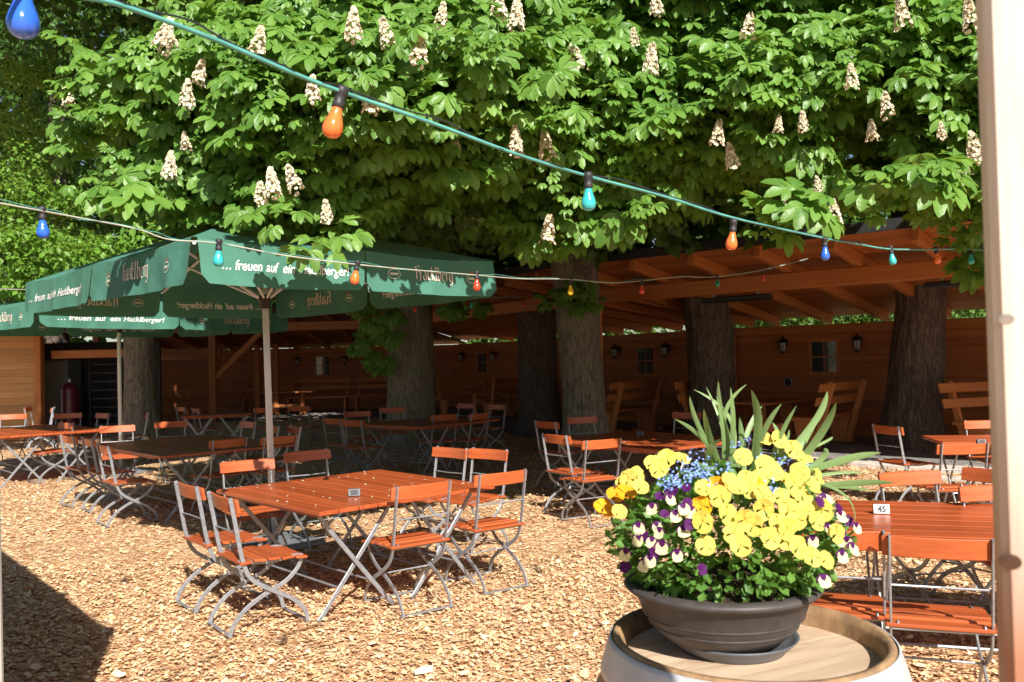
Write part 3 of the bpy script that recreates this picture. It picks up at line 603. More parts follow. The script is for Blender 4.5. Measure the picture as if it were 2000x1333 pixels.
# the wood beyond the shelter reads as one mass
FW = Leaves()
for i in range(22):
    x = -40+i*4.3; y = 38+3*math.sin(i*2.1)
    if x > 6: y = 30+2*math.sin(i)
    for _ in range(75): cloud(FW, (x+RNG.normal(0, 1.5), y+RNG.normal(0, 1.1), RNG.uniform(1.2, 17)), (1.2, 1.0, .9), 40, (.25, .42), ROUGHL)
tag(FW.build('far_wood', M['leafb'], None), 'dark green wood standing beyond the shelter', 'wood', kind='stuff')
HL = Leaves()
for i in range(260):
    q = line(0, 5.6 if i % 2 else 6.3) if i < 150 else line(1, 6.2); p = q[0].lerp(q[1], i/149 if i < 150 else (i-150)/109); cloud(HL, (p.x+RNG.normal(0, .2), p.y+RNG.normal(0, .2), RNG.uniform(1.2, 3.3)), (.5, .5, .5), 70, (.07, .13))
hd = HL.build('hedge', M['hedge'], None); tag(hd, 'bright green hedge seen through the gap above the shelter wall at right', 'hedge')
# ------------------------------------------------------------------ timber cabin and serving hatch at the far left
cb = empty('timber_cabin', (-11.8, 21, 0), 0, 'light timber cabin at the left edge with an open dark serving bay', 'cabin')
def cabin_part(name, mb, mat, sm=False): return mb.build(name, M[mat], cb, sm)
mb = MB(); mb.box((-2.0, .06, 1.3), (4.9, .12, 2.6), bev=.01); cabin_part('front_wall', mb, 'cabin')
mb = MB(); mb.box((.40, -.03, 1.3), (.16, .18, 2.6), bev=.01); cabin_part('corner_post', mb, 'pine_z')
mb = MB(); mb.box((1.55, .4, 2.05), (2.1, .14, .20), bev=.01); cabin_part('lintel', mb, 'pine_x')
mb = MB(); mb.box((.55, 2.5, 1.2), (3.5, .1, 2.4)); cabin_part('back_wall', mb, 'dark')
mb = MB(); mb.box((-1.2, .6, 2.72), (7.2, 4.2, .10), Matrix.Rotation(R(4), 3, 'X')); cabin_part('roof', mb, 'roof')
mb = MB(); mb.box((-1.2, -1.46, 2.62), (7.2, .05, .2)); cabin_part('fascia', mb, 'pine_x')
e = empty('steel_refrigerator', (-11.85, 22.8, 0), 0, 'tall grey steel refrigerator standing in the dark serving bay', 'refrigerator')
mb = MB(); mb.box((0, 0, .98), (.75, .7, 1.9), bev=.015); mb.build('cabinet', M['steel'], e)
mb = MB(); mb.box((0, -.37, 1.0), (.71, .03, 1.78), bev=.01); d_ = mb.build('door', M['steel'], e)
mb = MB(); mb.tube([(.28, -.42, .7), (.28, -.42, 1.3)], .012); mb.build('handle', M['alu'], d_)
e = empty('red_cylinder', (-11.14, 21.9, 0), 0, 'tall dark red cylinder standing in the dark serving bay', 'cylinder')
mredc = simple('dark_red_paint', (.10, .008, .014), .35)
mb = MB(); mb.lathe([(0, 0), (.2, 0), (.205, .05), (.205, 1.15), (.17, 1.27), (.07, 1.35), (.06, 1.36)], 24); mb.build('body', mredc, e, True)
mb = MB(); mb.lathe([(.05, 1.36), (.05, 1.44), (0, 1.45)], 12); mb.build('valve', M['steel'], e)
mrack = simple('dull_steel', (.10, .105, .11), .5, .3)
e = empty('steel_rack', (-10.5, 22.6, 0), 0, 'dark steel rack with narrow shelves in the serving bay', 'rack')
for x_ in (-.38, .38):
    for y_ in (-.2, .2): mb = MB(); mb.box((x_, y_, .95), (.04, .04, 1.9)); mb.build('upright', M['dark'], e)
for k in range(8): mb = MB(); mb.box((0, 0, .25+k*.22), (.72, .35, .02)); mb.build('shelf', mrack, e)
# boarded partition between the mossy trunk and the shelter post
e = empty('board_partition', (-10.25, 27.2, 0), 0, 'dark board partition left of the braced shelter post', 'partition')
mb = MB(); mb.box((0, 0, .95), (2.2, .08, 1.9)); mb.build('boarding', M['wall'], e)
mb = MB(); mb.box((0, -.02, 2.12), (2.3, .14, .24)); mb.build('top_rail', M['pine_x'], e)
# ------------------------------------------------------------------ shelter benches and tables
def bench_meshes(L=1.75):
    d = []
    mb = MB(); mb.box((0, .17, .45), (L, .40, .045), bev=.008); d.append(('seat', mb.mesh('seat', M['pine_x'])))
    tilt = Matrix.Rotation(R(-17), 3, 'X')
    for z_, y_ in ((.90, -.215), (.70, -.155)):
        mb = MB(); mb.box((0, y_+.035, z_), (L+.1, .035, .125), tilt.inverted() if 0 else Matrix.Rotation(R(17), 3, 'X'), .006); d.append(('back_plank', mb.mesh('back_plank', M['pine_x'])))
    for s in (-1, 1):
        x_ = s*(L/2-.22)
        mb = MB(); mb.tube([(x_, -.265, .97), (x_, .02, .06)], .05, flat=(.05, .028, (1, 0, 0))); d.append(('back_support', mb.mesh('back_support', M['pine_z'])))
        mb = MB(); mb.prism([(-.02, .426), (.36, .426), (.32, .26), (.28, .08), (.06, .08), (.02, .26)], -.03, .03); mb.tf(Matrix.Rotation(R(90), 3, 'Z')); mb.tf(Matrix.Translation((x_, 0, 0))); d.append(('leg', mb.mesh('leg', M['pine_z'])))
        mb = MB(); mb.box((x_, .17, .045), (.09, .46, .07)); d.append(('foot', mb.mesh('foot', M['pine_y'])))
    return d
BENCH = bench_meshes()
def inst(name, parts, p, rz, label, cat, group):
    e = empty(name, p, rz, label, cat, group)
    if cat == 'bench': e.scale = (1.12, 1.12, 1.18)
    for n_, me in parts: o = bpy.data.objects.new(n_, me); COL.objects.link(o); o.parent = e
    return e
def face(v): return math.atan2(v.y, v.x)-math.pi/2
def along(i, t, n): sg = SEG[i]; o = B1 if i == 0 else sg[0]; return o+sg[2]*t+sg[3]*n
NB = 1.46+.9
GB = 'wooden benches with sloping backs in the shelter'
for i, t, n, sgn, lab in ((0, .80, 1.6, -1, 'wooden bench before the rough trunk at right, two back planks pointing at the post'),
        (0, 2.95, 2.0, 1, 'wooden bench between the near window and the rough trunk, back sloping right'),
        (0, 5.55, NB, -1, 'wooden bench behind the strap leaves in front of the leaning trunk'),
        (0, 7.35, NB-.2, 1, 'dark wooden bench right of the pale foreground trunk, back sloping right'),
        (1, 5.2, NB, -1, 'dark wooden bench between the dim trunk and the pale foreground trunk'),
        (1, 7.6, NB, 1, 'dark wooden bench left of the dim trunk, turned away from it'),
        (1, 10.3, NB-.2, -1, 'dark wooden bench end peeping right of the thick grey trunk')):
    p = along(i, t, n); f = SEG[i][2]*sgn
    if t == .80: p, f = Vector((7.62, 13.62, 0)), Vector((.34, -.94, 0))
    inst('shelter_bench', BENCH, (p.x, p.y, .03), face(f), lab, 'bench', GB)
for x_, lab in ((-8.25, 'left of the two long wooden benches under the back window'), (-6.35, 'right of the two long wooden benches under the back window'), (-4.5, 'short end of wooden bench left of the hanging leaves')):
    inst('shelter_bench', BENCH, (x_, 29.4, .03), math.pi if False else math.pi, lab, 'bench', GB)
for o in list(COL.objects):
    pass
def trestle_meshes(L=1.7, W=.7):
    d = []; mb = MB()
    for k in range(4): mb.box((0, -W/2+W*(k+.5)/4, .745), (L, W/4-.006, .04), bev=.006)
    d.append(('tabletop', mb.mesh('tabletop', M['pine_x'])))
    for s in (-1, 1):
        x_ = s*(L/2-.3); mb = MB(); mb.box((x_, 0, .40), (.07, .22, .64), bev=.008); d.append(('leg', mb.mesh('leg', M['pine_z'])))
        mb = MB(); mb.box((x_, 0, .045), (.08, .6, .08)); d.append(('foot', mb.mesh('foot', M['pine_y'])))
    mb = MB(); mb.box((0, 0, .3), (L-.68, .04, .1)); d.append(('stretcher', mb.mesh('stretcher', M['pine_x'])))
    return d
TREST = trestle_meshes()
for i, t, n, lab in ((0, -1.1, NB+.2, 'wooden trestle table half hidden behind the pale post'), (0, 4.25, NB, 'wooden trestle table behind the strap leaves below the wall vent'),
        (1, 2.2, NB, 'dim wooden trestle table right of the pale foreground trunk'), (1, 8.9, NB, 'dim wooden trestle table under the narrow third window')):
    p = along(i, t, n); f = SEG[i][3]; inst('trestle_table', TREST, (p.x, p.y, .03), math.atan2(f.y, f.x), lab, 'table', 'trestle tables in the shelter')
inst('trestle_table', TREST, (-7.4, 28.4, .03), 0, 'dim wooden trestle table in front of the long back benches', 'table', 'trestle tables in the shelter')
# ------------------------------------------------------------------ folding beer garden chairs
def chair_meshes():
    d = []; bar = lambda pts: MB().tube(pts, .01, flat=(.0135, .005, (1, 0, 0)))
    W_ = .205
    def smooth(pts, n=4):
        out = []; q = [pts[0]]+list(pts)+[pts[-1]]
        for i in range(1, len(q)-2):
            for k in range(n):
                t = k/n; a_, b_, c_, e_ = [Vector(v) for v in q[i-1:i+3]]
                out.append(.5*((2*b_)+(-a_+c_)*t+(2*a_-5*b_+4*c_-e_)*t*t+(-a_+3*b_-3*c_+e_)*t**3))
        out.append(Vector(pts[-1])); return out
    up = [(-.255, .865), (-.225, .70), (-.185, .48), (-.135, .355), (-.03, .275), (.12, .19), (.215, .105), (.245, .012)]
    cr = [(.215, .435), (.185, .365), (.10, .29), (-.03, .235), (-.155, .165), (-.235, .08), (-.265, .012)]
    for s in (-1, 1):
        mb = bar(smooth([(s*W_, y, z) for y, z in up])); d.append(('upright', mb.mesh('upright', M['steel'])))
        mb = bar(smooth([(s*(W_-.018), y, z) for y, z in cr])); d.append(('cross_leg', mb.mesh('cross_leg', M['steel'])))
        mb = MB().tube(smooth([(s*(W_-.03), y, z) for y, z in ((-.20, .462), (-.08, .437), (.06, .432), (.16, .446), (.225, .438))], 3), .01, flat=(.011, .004, (1, 0, 0))); d.append(('seat_rail', mb.mesh('seat_rail', M['steel'])))
    mb = MB().tube([(-W_, .245, .014), (W_, .245, .014)], .006, flat=(.005, .011, (0, 1, 0))); d.append(('front_foot_bar', mb.mesh('front_foot_bar', M['steel'])))
    mb = MB().tube([(-W_, -.265, .014), (W_, -.265, .014)], .006, flat=(.005, .011, (0, 1, 0))); d.append(('rear_foot_bar', mb.mesh('rear_foot_bar', M['steel'])))
    mb = MB().tube([(-W_, -.213, .635), (0, -.20, .632), (W_, -.213, .635)], .0055, 6); d.append(('back_rod', mb.mesh('back_rod', M['steel'])))
    mb = MB().tube([(-W_, -.172, .435), (W_, -.172, .435)], .006, 6); d.append(('seat_rod', mb.mesh('seat_rod', M['steel'])))
    mb = MB().tube([(-W_, .04, .235), (W_, .04, .235)], .006, 6); d.append(('hinge_rod', mb.mesh('hinge_rod', M['steel'])))
    mb = MB()                                             # five curved slats
    for k in range(5):
        y = -.165+k*.0915; z = .462+.018*math.cos((k-1.6)*.9)-.012+(-.004 if k == 4 else 0)-.022*math.sin(k/4*math.pi)*.6
        sl_ = (.02, -.12, -.04, .06, -.10)[k]
        mb.box((0, y, z), (.455, .078, .018), Matrix.Rotation(sl_, 3, 'X'), .006)
    d.append(('seat', mb.mesh('seat', M['lac_x'])))
    mb = MB(); n = 12; vs = []; fs = []                    # back board curved to hold the sitter
    for i in range(n+1):
        x = -.235+.47*i/n; cy = -.012-.030*(1-(2*x/.47)**2); e_ = .004 if i in (0, n) else 0
        for (dy, dz) in ((.0, -.043+e_), (.004, -.047+e_), (.016, -.047+e_), (.020, -.043+e_), (.020, .043-e_), (.016, .047-e_), (.004, .047-e_), (0, .043-e_)): vs.append((x, cy+dy-.215-(.80+dz-.8)*.18, .812+dz))
    for i in range(n): fs += [(i*8+k, (i+1)*8+k, (i+1)*8+(k+1) % 8, i*8+(k+1) % 8) for k in range(8)]
    fs += [tuple(range(8)), tuple(n*8+k for k in range(8))[::-1]]
    mb.add(vs, [f[::-1] for f in fs]); d.append(('backrest', mb.mesh('backrest', M['lac_x'])))
    mb = MB()
    for s in (-1, 1):
        for z_ in (.79, .835):
            q = MB(); q.lathe([(.0, .004), (.006, .002), (.007, 0)], 8); q.tf(Matrix.Rotation(R(90), 4, 'X')); q.tf(Matrix.Translation((s*W_, -.258-(z_-.8)*.18, z_))); mb.add(q.v, q.f)
    return d
CHAIR = chair_meshes(); NCH = [0]
GC = 'folding beer garden chairs'
def chair_at(x, y, ang, label):
    return inst('folding_chair', CHAIR, (x, y, .012), R(ang)-math.pi/2, label, 'chair', GC)
def chair(px, py, ang, label, z=.812, jit=True):
    q = P(px, py, z); a_ = ang+(random.uniform(-5, 5) if jit else 0); c_, s_ = math.cos(R(a_)), math.sin(R(a_)); return chair_at(q.x+c_*.215, q.y+s_*.215, a_, label)
for c in (
    (440, 985, 40, 'sunlit chair left of the centre table, nearest the camera'), (374, 962, 40, 'chair left of the centre table, just behind the nearest left one'),
    (823, 962, 128, 'chair at the front of the centre table, seen from behind, on its left'), (977, 938, 131, 'chair at the front right of the centre table, seen from behind'),
    (484, 913, -52, 'sunlit chair behind the centre table, left of the parasol pole'), (601, 893, -50, 'sunlit chair behind the centre table, right of the parasol pole'),
    (877, 888, 228, 'sunlit chair beyond the right end of the centre table, left of a pair'), (952, 891, 228, 'sunlit chair beyond the right end of the centre table, right of a pair'),
    (208, 880, 36, 'chair at the left end of the big shaded table, half in sun, nearest the camera'), (176, 866, 40, 'chair at the left end of the big shaded table, middle of three'), (137, 861, 42, 'chair at the left end of the big shaded table, farthest left of three'),
    (446, 868, 133, 'chair at the front of the big shaded table, left of the parasol pole'), (545, 862, 130, 'chair at the front of the big shaded table, just right of the parasol pole'),
    (229, 840, -60, 'bright sunlit chair back behind the big shaded table, before the far parasol pole'), (334, 831, -52, 'purplish shaded chair back behind the big shaded table'),
    (482, 832, 225, 'dim chair beyond the big shaded table, left of three by the pole'), (530, 841, 215, 'dim chair beyond the big shaded table, middle of three by the pole'), (572, 842, 215, 'dim chair beyond the big shaded table, right of three by the pole'),
    (25, 816, -75, 'sunlit chair at the left edge behind the far left table'), (56, 801, 10, 'narrow sideways chair back against the cabin wall'), (101, 802, 200, 'tilted sunlit chair before the dark serving bay'),
    (133, 814, -70, 'sunlit chair with a white glare, behind the far left table'), (127, 834, 228, 'low sunlit chair back at the right of the far left table'), (199, 814, 228, 'chair half in sun left of the far parasol pole'), (285, 813, 205, 'dim chair before the mossy trunk'),
    (653, 825, 52, 'dim chair at the left of the table before the thick trunk, outer one'), (688, 829, 52, 'dim chair at the left of the table before the thick trunk, inner one'), (867, 818, 122, 'chair at the front of the table before the thick trunk, seen from behind'), (935, 815, 140, 'chair with a sunlit corner, right of the table before the thick trunk'),
    (698, 811, -60, 'dim chair behind the dark table, left of the thick trunk'), (766, 803, -75, 'dim chair standing against the foot of the thick trunk'), (910, 795, 225, 'dim chair right of the thick trunk, left of two'), (970, 797, 225, 'dim purplish chair right of the thick trunk, right of two'),
    (355, 801, 40, 'dim chair left of the small back table, left of two'), (384, 804, 30, 'dim chair left of the small back table, right of two'), (520, 803, 100, 'dim chair in the shade before the long back benches, left of two'), (585, 800, 80, 'dim chair in the shade before the long back benches, right of two'),
    (1069, 832, 33, 'chair with sun spotted back, rear of two left of the table by the pale trunk'), (1088, 860, 33, 'evenly shaded chair, front of two left of the table by the pale trunk'), (1175, 870, 122, 'chair at the front of the table by the pale trunk, beside the flowers'), (1137, 823, -60, 'shaded chair in front of the foot of the pale trunk'), (1340, 814, 230, 'shaded chair behind the strap leaves'), (1492, 838, 220, 'chair nearly hidden behind the flowers'),
    (1735, 842, 12, 'sideways chair with a narrow lit back before the kerb at right'), (1880, 880, 97, 'chair seen from behind at the small right table by the kerb'), (1924, 832, -95, 'chair facing the camera behind the small right table, beside the post'),
    (1940, 936, 200, 'chair half hidden by the post, between the two right tables'), (1778, 939, -80, 'sunlit chair behind the numbered right table, facing the camera'),
    (1835, 1075, 72, 'large chair at lower right before the numbered table, seen from behind'), (1632, 1058, 72, 'chair before the numbered table, half hidden by the flower bowl'),
    (1950, 968, -85, 'chair back touching the post behind the numbered right table')): chair(*c)
# ------------------------------------------------------------------ folding tables
def table(px, py, ang, wu, wv, label, npl, stand=None):
    c_ = P(px, py, .755) if not isinstance(px, tuple) else Vector((*px, .755)); e = empty('folding_table', (c_.x, c_.y, .0), R(ang), label, 'table', 'folding tables in the yard')
    mb = MB(); bw = wu/npl
    for k in range(npl): mb.box((-wu/2+bw*(k+.5), 0, .74), (bw-.007, wv, .030), bev=.006)
    mb.build('tabletop', M['lac_y'], e)
    mb = MB()
    for y in (-wv*.36, wv*.36): mb.box((0, y, .709), (wu-.12, .05, .030))
    for x in (-wu/2+.08, wu/2-.08): mb.box((x, 0, .7085), (.04, wv*.72-.052, .028))
    mb.build('underframe', M['lac_x'], e)
    halves = (-wu/4, wu/4) if wu > 1.2 else (0,)
    for hx in halves:
        for y in (-wv/2+.17, wv/2-.17):
            q = min(.29, wu/len(halves)*.40)
            for s in (-1, 1):
                yy = y+s*.012; mb = MB(); mb.tube([(hx+s*q, yy, .705), (hx+s*(q-.03), yy, .66), (hx-s*(q-.05), yy, .06), (hx-s*q, yy, .012)], .01, flat=(.015, .006, (0, 1, 0))); mb.build('leg', M['steel'], e)
    for hx in halves:
        for s in (-1, 1):
            mb = MB(); mb.tube([(hx+s*.13, -wv/2+.17, .20), (hx+s*.13, wv/2-.17, .20)], .008, 6); mb.build('stretcher', M['steel'], e)
    return e
T = {}
T['t1'] = table((-1.215, 6.6), 0, 43, 1.5, 1.5, 'large sunlit folding table in the centre, scattered with white petals', 10) if False else None
def table_c(x, y, *a): return table((x, y), 0, *a)
T['t1'] = table_c(-1.215, 6.6, 43, 1.5, 1.52, 'large sunlit folding table in the centre, scattered with white petals', 10)
T['t2'] = table_c(-3.95, 10.6, 43, 1.6, 2.3, 'large shaded folding table left of the parasol pole, one end in sun', 10)
T['t3'] = table_c(-7.55, 13.7, 43, 1.5, 2.2, 'folding table at the far left edge under the far parasol', 10)
T['t4'] = table_c(-1.34, 13.55, 50, 1.7, 1.5, 'dark folding table in front of the thick grey trunk', 10)
T['t5'] = table_c(-5.8, 17.0, 20, 1.3, .8, 'small dim folding table behind the braced shelter post', 8)
T['t7'] = table_c(1.5, 9.9, 38, 1.5, 1.8, 'shaded folding table in front of the pale trunk, left of the strap leaves', 10)
T['t8'] = table_c(5.15, 9.1, 80, .75, 1.5, 'small sunlit folding table by the kerb, cut off by the post', 5)
T['t9'] = table_c(2.74, 4.70, 73, 1.25, 1.85, 'sunlit folding table with a white number card, right of the flowers', 8)
# number cards
def card(px, py, rz, label, text=None, size=.062, dark=False):
    q = P(px, py, .757); e = empty('number_stand', (q.x, q.y, .757), rz, label, 'number stand', 'number stands on the tables'); h = size*.82
    mb = MB(); mb.box((0, .0, h/2+.002), (size*1.35, .006, h), Matrix.Rotation(R(-14), 3, 'X'), .002); mb.build('front_plate', mrack if dark else M['white'], e)
    mb = MB(); mb.box((0, .028, h/2+.002), (size*1.35, .005, h), Matrix.Rotation(R(14), 3, 'X'), .002); mb.build('rear_plate', M['dark'], e)
    if dark: mb = MB(); mb.box((0, -.0042, h/2+.003), (size*.8, .003, h*.66), Matrix.Rotation(R(-14), 3, 'X'), .001); mb.build('dark_panel', M['dark'], e)
    if text:
        V, F, wd = text_geo(text, size*.72, 0, .002); mb = MB(); mb.add([(x-wd/2, -.0045, z-size*.26) for x, z in V], F); mb.tf(Matrix.Translation((0, 0, h/2+.002)) @ Matrix.Rotation(R(-14), 4, 'X')); mb.build('numerals', M['ink'], e)
    return e
def text_geo(body, size, shear=0, offset=0):
    cu = bpy.data.curves.new('lettering', 'FONT'); cu.body = body; cu.size = size; cu.shear = shear; cu.offset = offset; cu.resolution_u = 3
    o = bpy.data.objects.new('lettering', cu); COL.objects.link(o); dg = bpy.context.evaluated_depsgraph_get(); dg.update(); me = bpy.data.meshes.new_from_object(o.evaluated_get(dg))
    V = [(v.co.x, v.co.y) for v in me.vertices]; F = [tuple(p.vertices) for p in me.polygons]; bpy.data.objects.remove(o); bpy.data.curves.remove(cu); bpy.data.meshes.remove(me)
    x0 = min(v[0] for v in V); V = [(x-x0, y) for x, y in V]; return V, F, max(v[0] for v in V)
card(1722, 1004, R(-14), 'white card marked 45 on the right table', '45', .064)
card(692, 970, R(8), 'small metal number stand with dark face on the sunlit centre table', dark=True)
card(1251, 852, R(0), 'small bluish number stand on the shaded table by the pale trunk', dark=True)
card(823, 824, R(0), 'tiny number stand on the dark table before the thick trunk', dark=True)
card(1918, 869, R(0), 'small number stand on the table by the kerb beside the post', dark=True)
# fallen blossom on the table tops
pt = MB()
for key, n in (('t1', 56), ('t2', 46), ('t7', 26), ('t4', 20), ('t9', 7)):
    e = T[key]; 
    for _ in range(n):
        hx, hy = {'t1': (.72, .72), 't2': (.75, 1.1), 't7': (.7, .85), 't4': (.8, .7), 't9': (.6, .85)}[key]
        lx, ly = random.uniform(-hx, hx), random.uniform(-hy, hy); c_, s_ = math.cos(e.rotation_euler.z), math.sin(e.rotation_euler.z); x, y = e.location.x+lx*c_-ly*s_, e.location.y+lx*s_+ly*c_
        r_ = random.uniform(.006, .013); a_ = random.uniform(0, 6)
        ps = [(x+r_*math.cos(a_+k*1.2566)*random.uniform(.7, 1.2), y+r_*math.sin(a_+k*1.2566)*random.uniform(.7, 1.2), .7575+random.uniform(.001, .006)) for k in range(5)]
        pt.add(ps+[(x, y, .763)], [(k, (k+1) % 5, 5) for k in range(5)])
tag(pt.build('fallen_petals', M['panicle']), 'tiny white chestnut petals fallen on the table tops', 'petals', kind='stuff')
# ------------------------------------------------------------------ parasols
GLY = {'H': (.86, [[(.05, 0), (.15, .1), (.15, 1.25), (0, 1.45)], [(.15, 1.45), (.45, 1.6), (.5, 1.4)], [(.15, .75), (.45, .95), (.62, .8), (.62, .15), (.5, -.15)]]),
 'a': (.72, [[(.1, .85), (.3, 1), (.5, .85), (.5, .1), (.62, 0)], [(.5, .6), (.12, .42), (.12, .12), (.28, 0), (.5, .15)]]),
 'c': (.58, [[(.5, .9), (.3, 1), (.1, .8), (.1, .15), (.3, 0), (.5, .12)]]),
 'k': (.65, [[(.1, 1.5), (.12, .05)], [(.12, .75), (.35, 1), (.48, .85), (.12, .55)], [(.2, .55), (.45, .1), (.58, 0)]]),
 'l': (.36, [[(.05, 1.5), (.15, 1.4), (.15, .1), (.28, 0)]]),
 'b': (.68, [[(.05, 1.5), (.15, 1.4), (.15, .12), (.32, 0), (.52, .15), (.52, .8), (.35, 1), (.15, .8)]]),
 'e': (.6, [[(.15, .55), (.5, .75), (.32, 1), (.12, .8), (.12, .15), (.3, 0), (.5, .14)]]),
 'r': (.5, [[(.05, .9), (.15, .85), (.15, .05)], [(.15, .8), (.32, 1), (.45, .88)]]),
 'g': (.68, [[(.5, .85), (.3, 1), (.1, .8), (.1, .2), (.28, .02), (.5, .2)], [(.5, 1), (.52, -.2), (.3, -.45), (.08, -.3)]])}
def fraktur(word, xh):
    V = []; F = []; x0 = 0; nx, ny = .088*math.cos(R(38)), .088*math.sin(R(38))
    for ch in word:
        wd, st = GLY[ch]
        for s_ in st:
            for (a, b), (c, d) in zip(s_, s_[1:]):
                n = len(V); V += [((x0+a-nx)*xh, (b-ny)*xh), ((x0+a+nx)*xh, (b+ny)*xh), ((x0+c+nx)*xh, (d+ny)*xh), ((x0+c-nx)*xh, (d-ny)*xh)]; F.append((n, n+1, n+2, n+3))
        x0 += wd
    return V, F, x0*xh
def emblem(r):
    V = []; F = []; n = 28
    def ring(rx, ry, t, cy=0):
        b = len(V)
        for k in range(n): a = 2*math.pi*k/n; V.extend([(rx*math.cos(a), cy+ry*math.sin(a)), ((rx-t)*math.cos(a), cy+(ry-t)*math.sin(a))])
        for k in range(n): F.append((b+2*k, b+2*((k+1) % n), b+2*((k+1) % n)+1, b+2*k+1))
    ring(r, r*.66, r*.1)
    b = len(V); V.extend([(-.62*r, -.13*r), (.62*r, -.13*r), (.62*r, .17*r), (-.62*r, .17*r)]); F.append((b, b+1, b+2, b+3))
    W_, G_ = [], []
    for dx in (-.3, 0, .3):                            # small crown on top
        b = len(W_); W_ += [((dx-.13)*r, .72*r), ((dx+.13)*r, .72*r), (dx*1.2*r, (1.18-abs(dx)*.5)*r)]; G_.append((b, b+1, b+2))
    return V, F, W_, G_
def parasol(center, ang, a, b, zt, zb, zapex, label, hubz, lean=(0, 0)):
    """a: half length along the local x axis, b: half length along y"""
    e = empty('market_parasol', (center[0], center[1], 0), ang, label, 'parasol', 'green parasols over the tables')
    cs = [(-a, -b), (a, -b), (a, b), (-a, b)]; mb = MB(); N_ = 10; vs = []; fs = []
    def zc(u): return zt+(zapex-zt)*(1-u)                 # u: 0 at the top, 1 at the rim
    for k in range(4):
        p, q = Vector(cs[k]), Vector(cs[(k+1) % 4]); base_ = len(vs)
        for i in range(N_+1):
            u = .10+.90*i/N_
            for j in range(N_+1):
                t = j/N_; r_ = p.lerp(q, t)*u; rib = min(abs(t), abs(t-.5), abs(t-1))*4
                vs.append((r_.x, r_.y, zc(u)-.06*math.sin(math.pi*min(1, u))*rib*u-.035*rib*(u > .95)))
        for i in range(N_):
            for j in range(N_): s_ = base_+i*(N_+1)+j; fs.append((s_, s_+N_+1, s_+N_+2, s_+1))
    b0 = len(vs); vs += [(x*.13, y*.13, zc(.10)+.03) for x, y in cs]+[(0, 0, zapex+.10)]; fs += [(b0+k, b0+(k+1) % 4, b0+4) for k in range(4)]
    mb.add(vs, fs); mb.build('canopy', M['cloth'], e, True)
    for k in range(4):
        p, q = Vector((*cs[k], 0)), Vector((*cs[(k+1) % 4], 0)); ln = (q-p).length; dx = (q-p).normalized(); nrm = Vector((dx.y, -dx.x, 0))
        for h in (0, 1):                               # two hanging flaps on each side
            o0, o1 = ln*(.0+.5*h)+(.03 if h == 0 else .008), ln*(.5+.5*h)-(.008 if h == 0 else .03); m = MB(); NX, NZ = 26, 7; vs = []; fs = []
            for i in range(NX+1):
                s_ = i/NX; xx = o0+(o1-o0)*s_; ed = min(s_, 1-s_)*(o1-o0); cor = max(0, 1-ed/.06)**2*.06
                sag = -.035*math.sin(math.pi*(xx/ln*2 % 1)) if True else 0
                for j in range(NZ+1):
                    v = j/NZ; top = zt+sag*.8; bot = zb+cor+sag*.4; z = top+(bot-top)*v; out = .02*v+.020*v*math.sin(xx*7+k*2+h)+.012*v*math.sin(xx*17+k)
                    wq = p+dx*(xx+(.5-s_)*.02*v)+nrm*out; vs.append((wq.x, wq.y, z))
            for i in range(NX):
                for j in range(NZ): q_ = i*(NZ+1)+j; fs.append((q_, q_+1, q_+NZ+2, q_+NZ+1))
            m.add(vs, fs); val = m.build('valance', M['cloth'], e, True)
            mid = (o0+o1)/2; zc_ = zt*.52+zb*.48-.02
            def put(V, F, wd, cx, cz, mat, name):
                m2 = MB(); pts_ = []
                for x, z in V:
                    xx = cx+x-wd/2; v = min(1, max(0, (zt-(cz+z))/(zt-zb))); out = .02*v+.020*v*math.sin(xx*7+k*2+h)+.012*v*math.sin(xx*17+k)
                    for off in (.004, -.004):
                        pass
                    pts_.append((xx, out, cz+z))
                vs_ = [tuple(p+dx*x+nrm*(o_+.004))[:2]+(z,) for x, o_, z in pts_]+[tuple(p+dx*x+nrm*(o_-.004))[:2]+(z,) for x, o_, z in pts_]; n_ = len(pts_)
                m2.add(vs_, list(F)+[tuple(i+n_ for i in f)[::-1] for f in F]); m2.build(name, M[mat], val)
            if h == 0:
                gs = [text_geo(w_, .100, .26, .0012) for w_ in ('\u2026', 'freuen', 'auf', 'ein', 'Hacklberger!')]; sp_ = .042; tot = sum(g_[2] for g_ in gs)+sp_*4; kx = (o1-o0)*.76/tot; xc = mid-(o1-o0)*.38
                for V, F, wd in gs: put([(x*kx, y) for x, y in V], F, 0, xc, zc_-.04, 'letter', 'lettering'); xc += (wd+sp_)*kx
            else:
                V, F, wd = fraktur('Hacklberg', .088); sc_ = min(1, (o1-o0)*.31/wd); put([(x*sc_, y*sc_) for x, y in V], F, wd*sc_, mid, zc_-.035, 'letter2', 'lettering')
                for s_ in (-1, 1):
                    V, F, W_, G_ = emblem(.062); cx = mid+s_*(o1-o0)*.31; put(V, F, 0, cx, zc_-.0, 'emblem', 'emblem'); put(W_, G_, 0, cx, zc_-.0, 'emred', 'emblem_crown')
    bx_, by_ = lean; ox, oy = bx_*.75, by_*.75; mb = MB(); mb.tube([(bx_*.98, by_*.98, .25), (ox, oy, zapex-.04)], .031, 14); mb.build('pole', M['alu'], e, True)
    mb = MB(); mb.tube([(bx_, by_, .05), (bx_*.96, by_*.96, .46)], .042, 14); mb.build('ground_sleeve', M['dark'], e, True)
    mb = MB(); mb.box((bx_, by_, .03), (.7, .7, .05), bev=.01); mb.build('base_plate', M['steel'], e)
    mb = MB(); mb.lathe([(.033, -.08), (.05, -.07), (.05, -.015), (.062, 0), (.062, .035), (.033, .05)], 16, (ox*1.06, oy*1.06, hubz)); mb.build('hub', M['dark'], e, True)
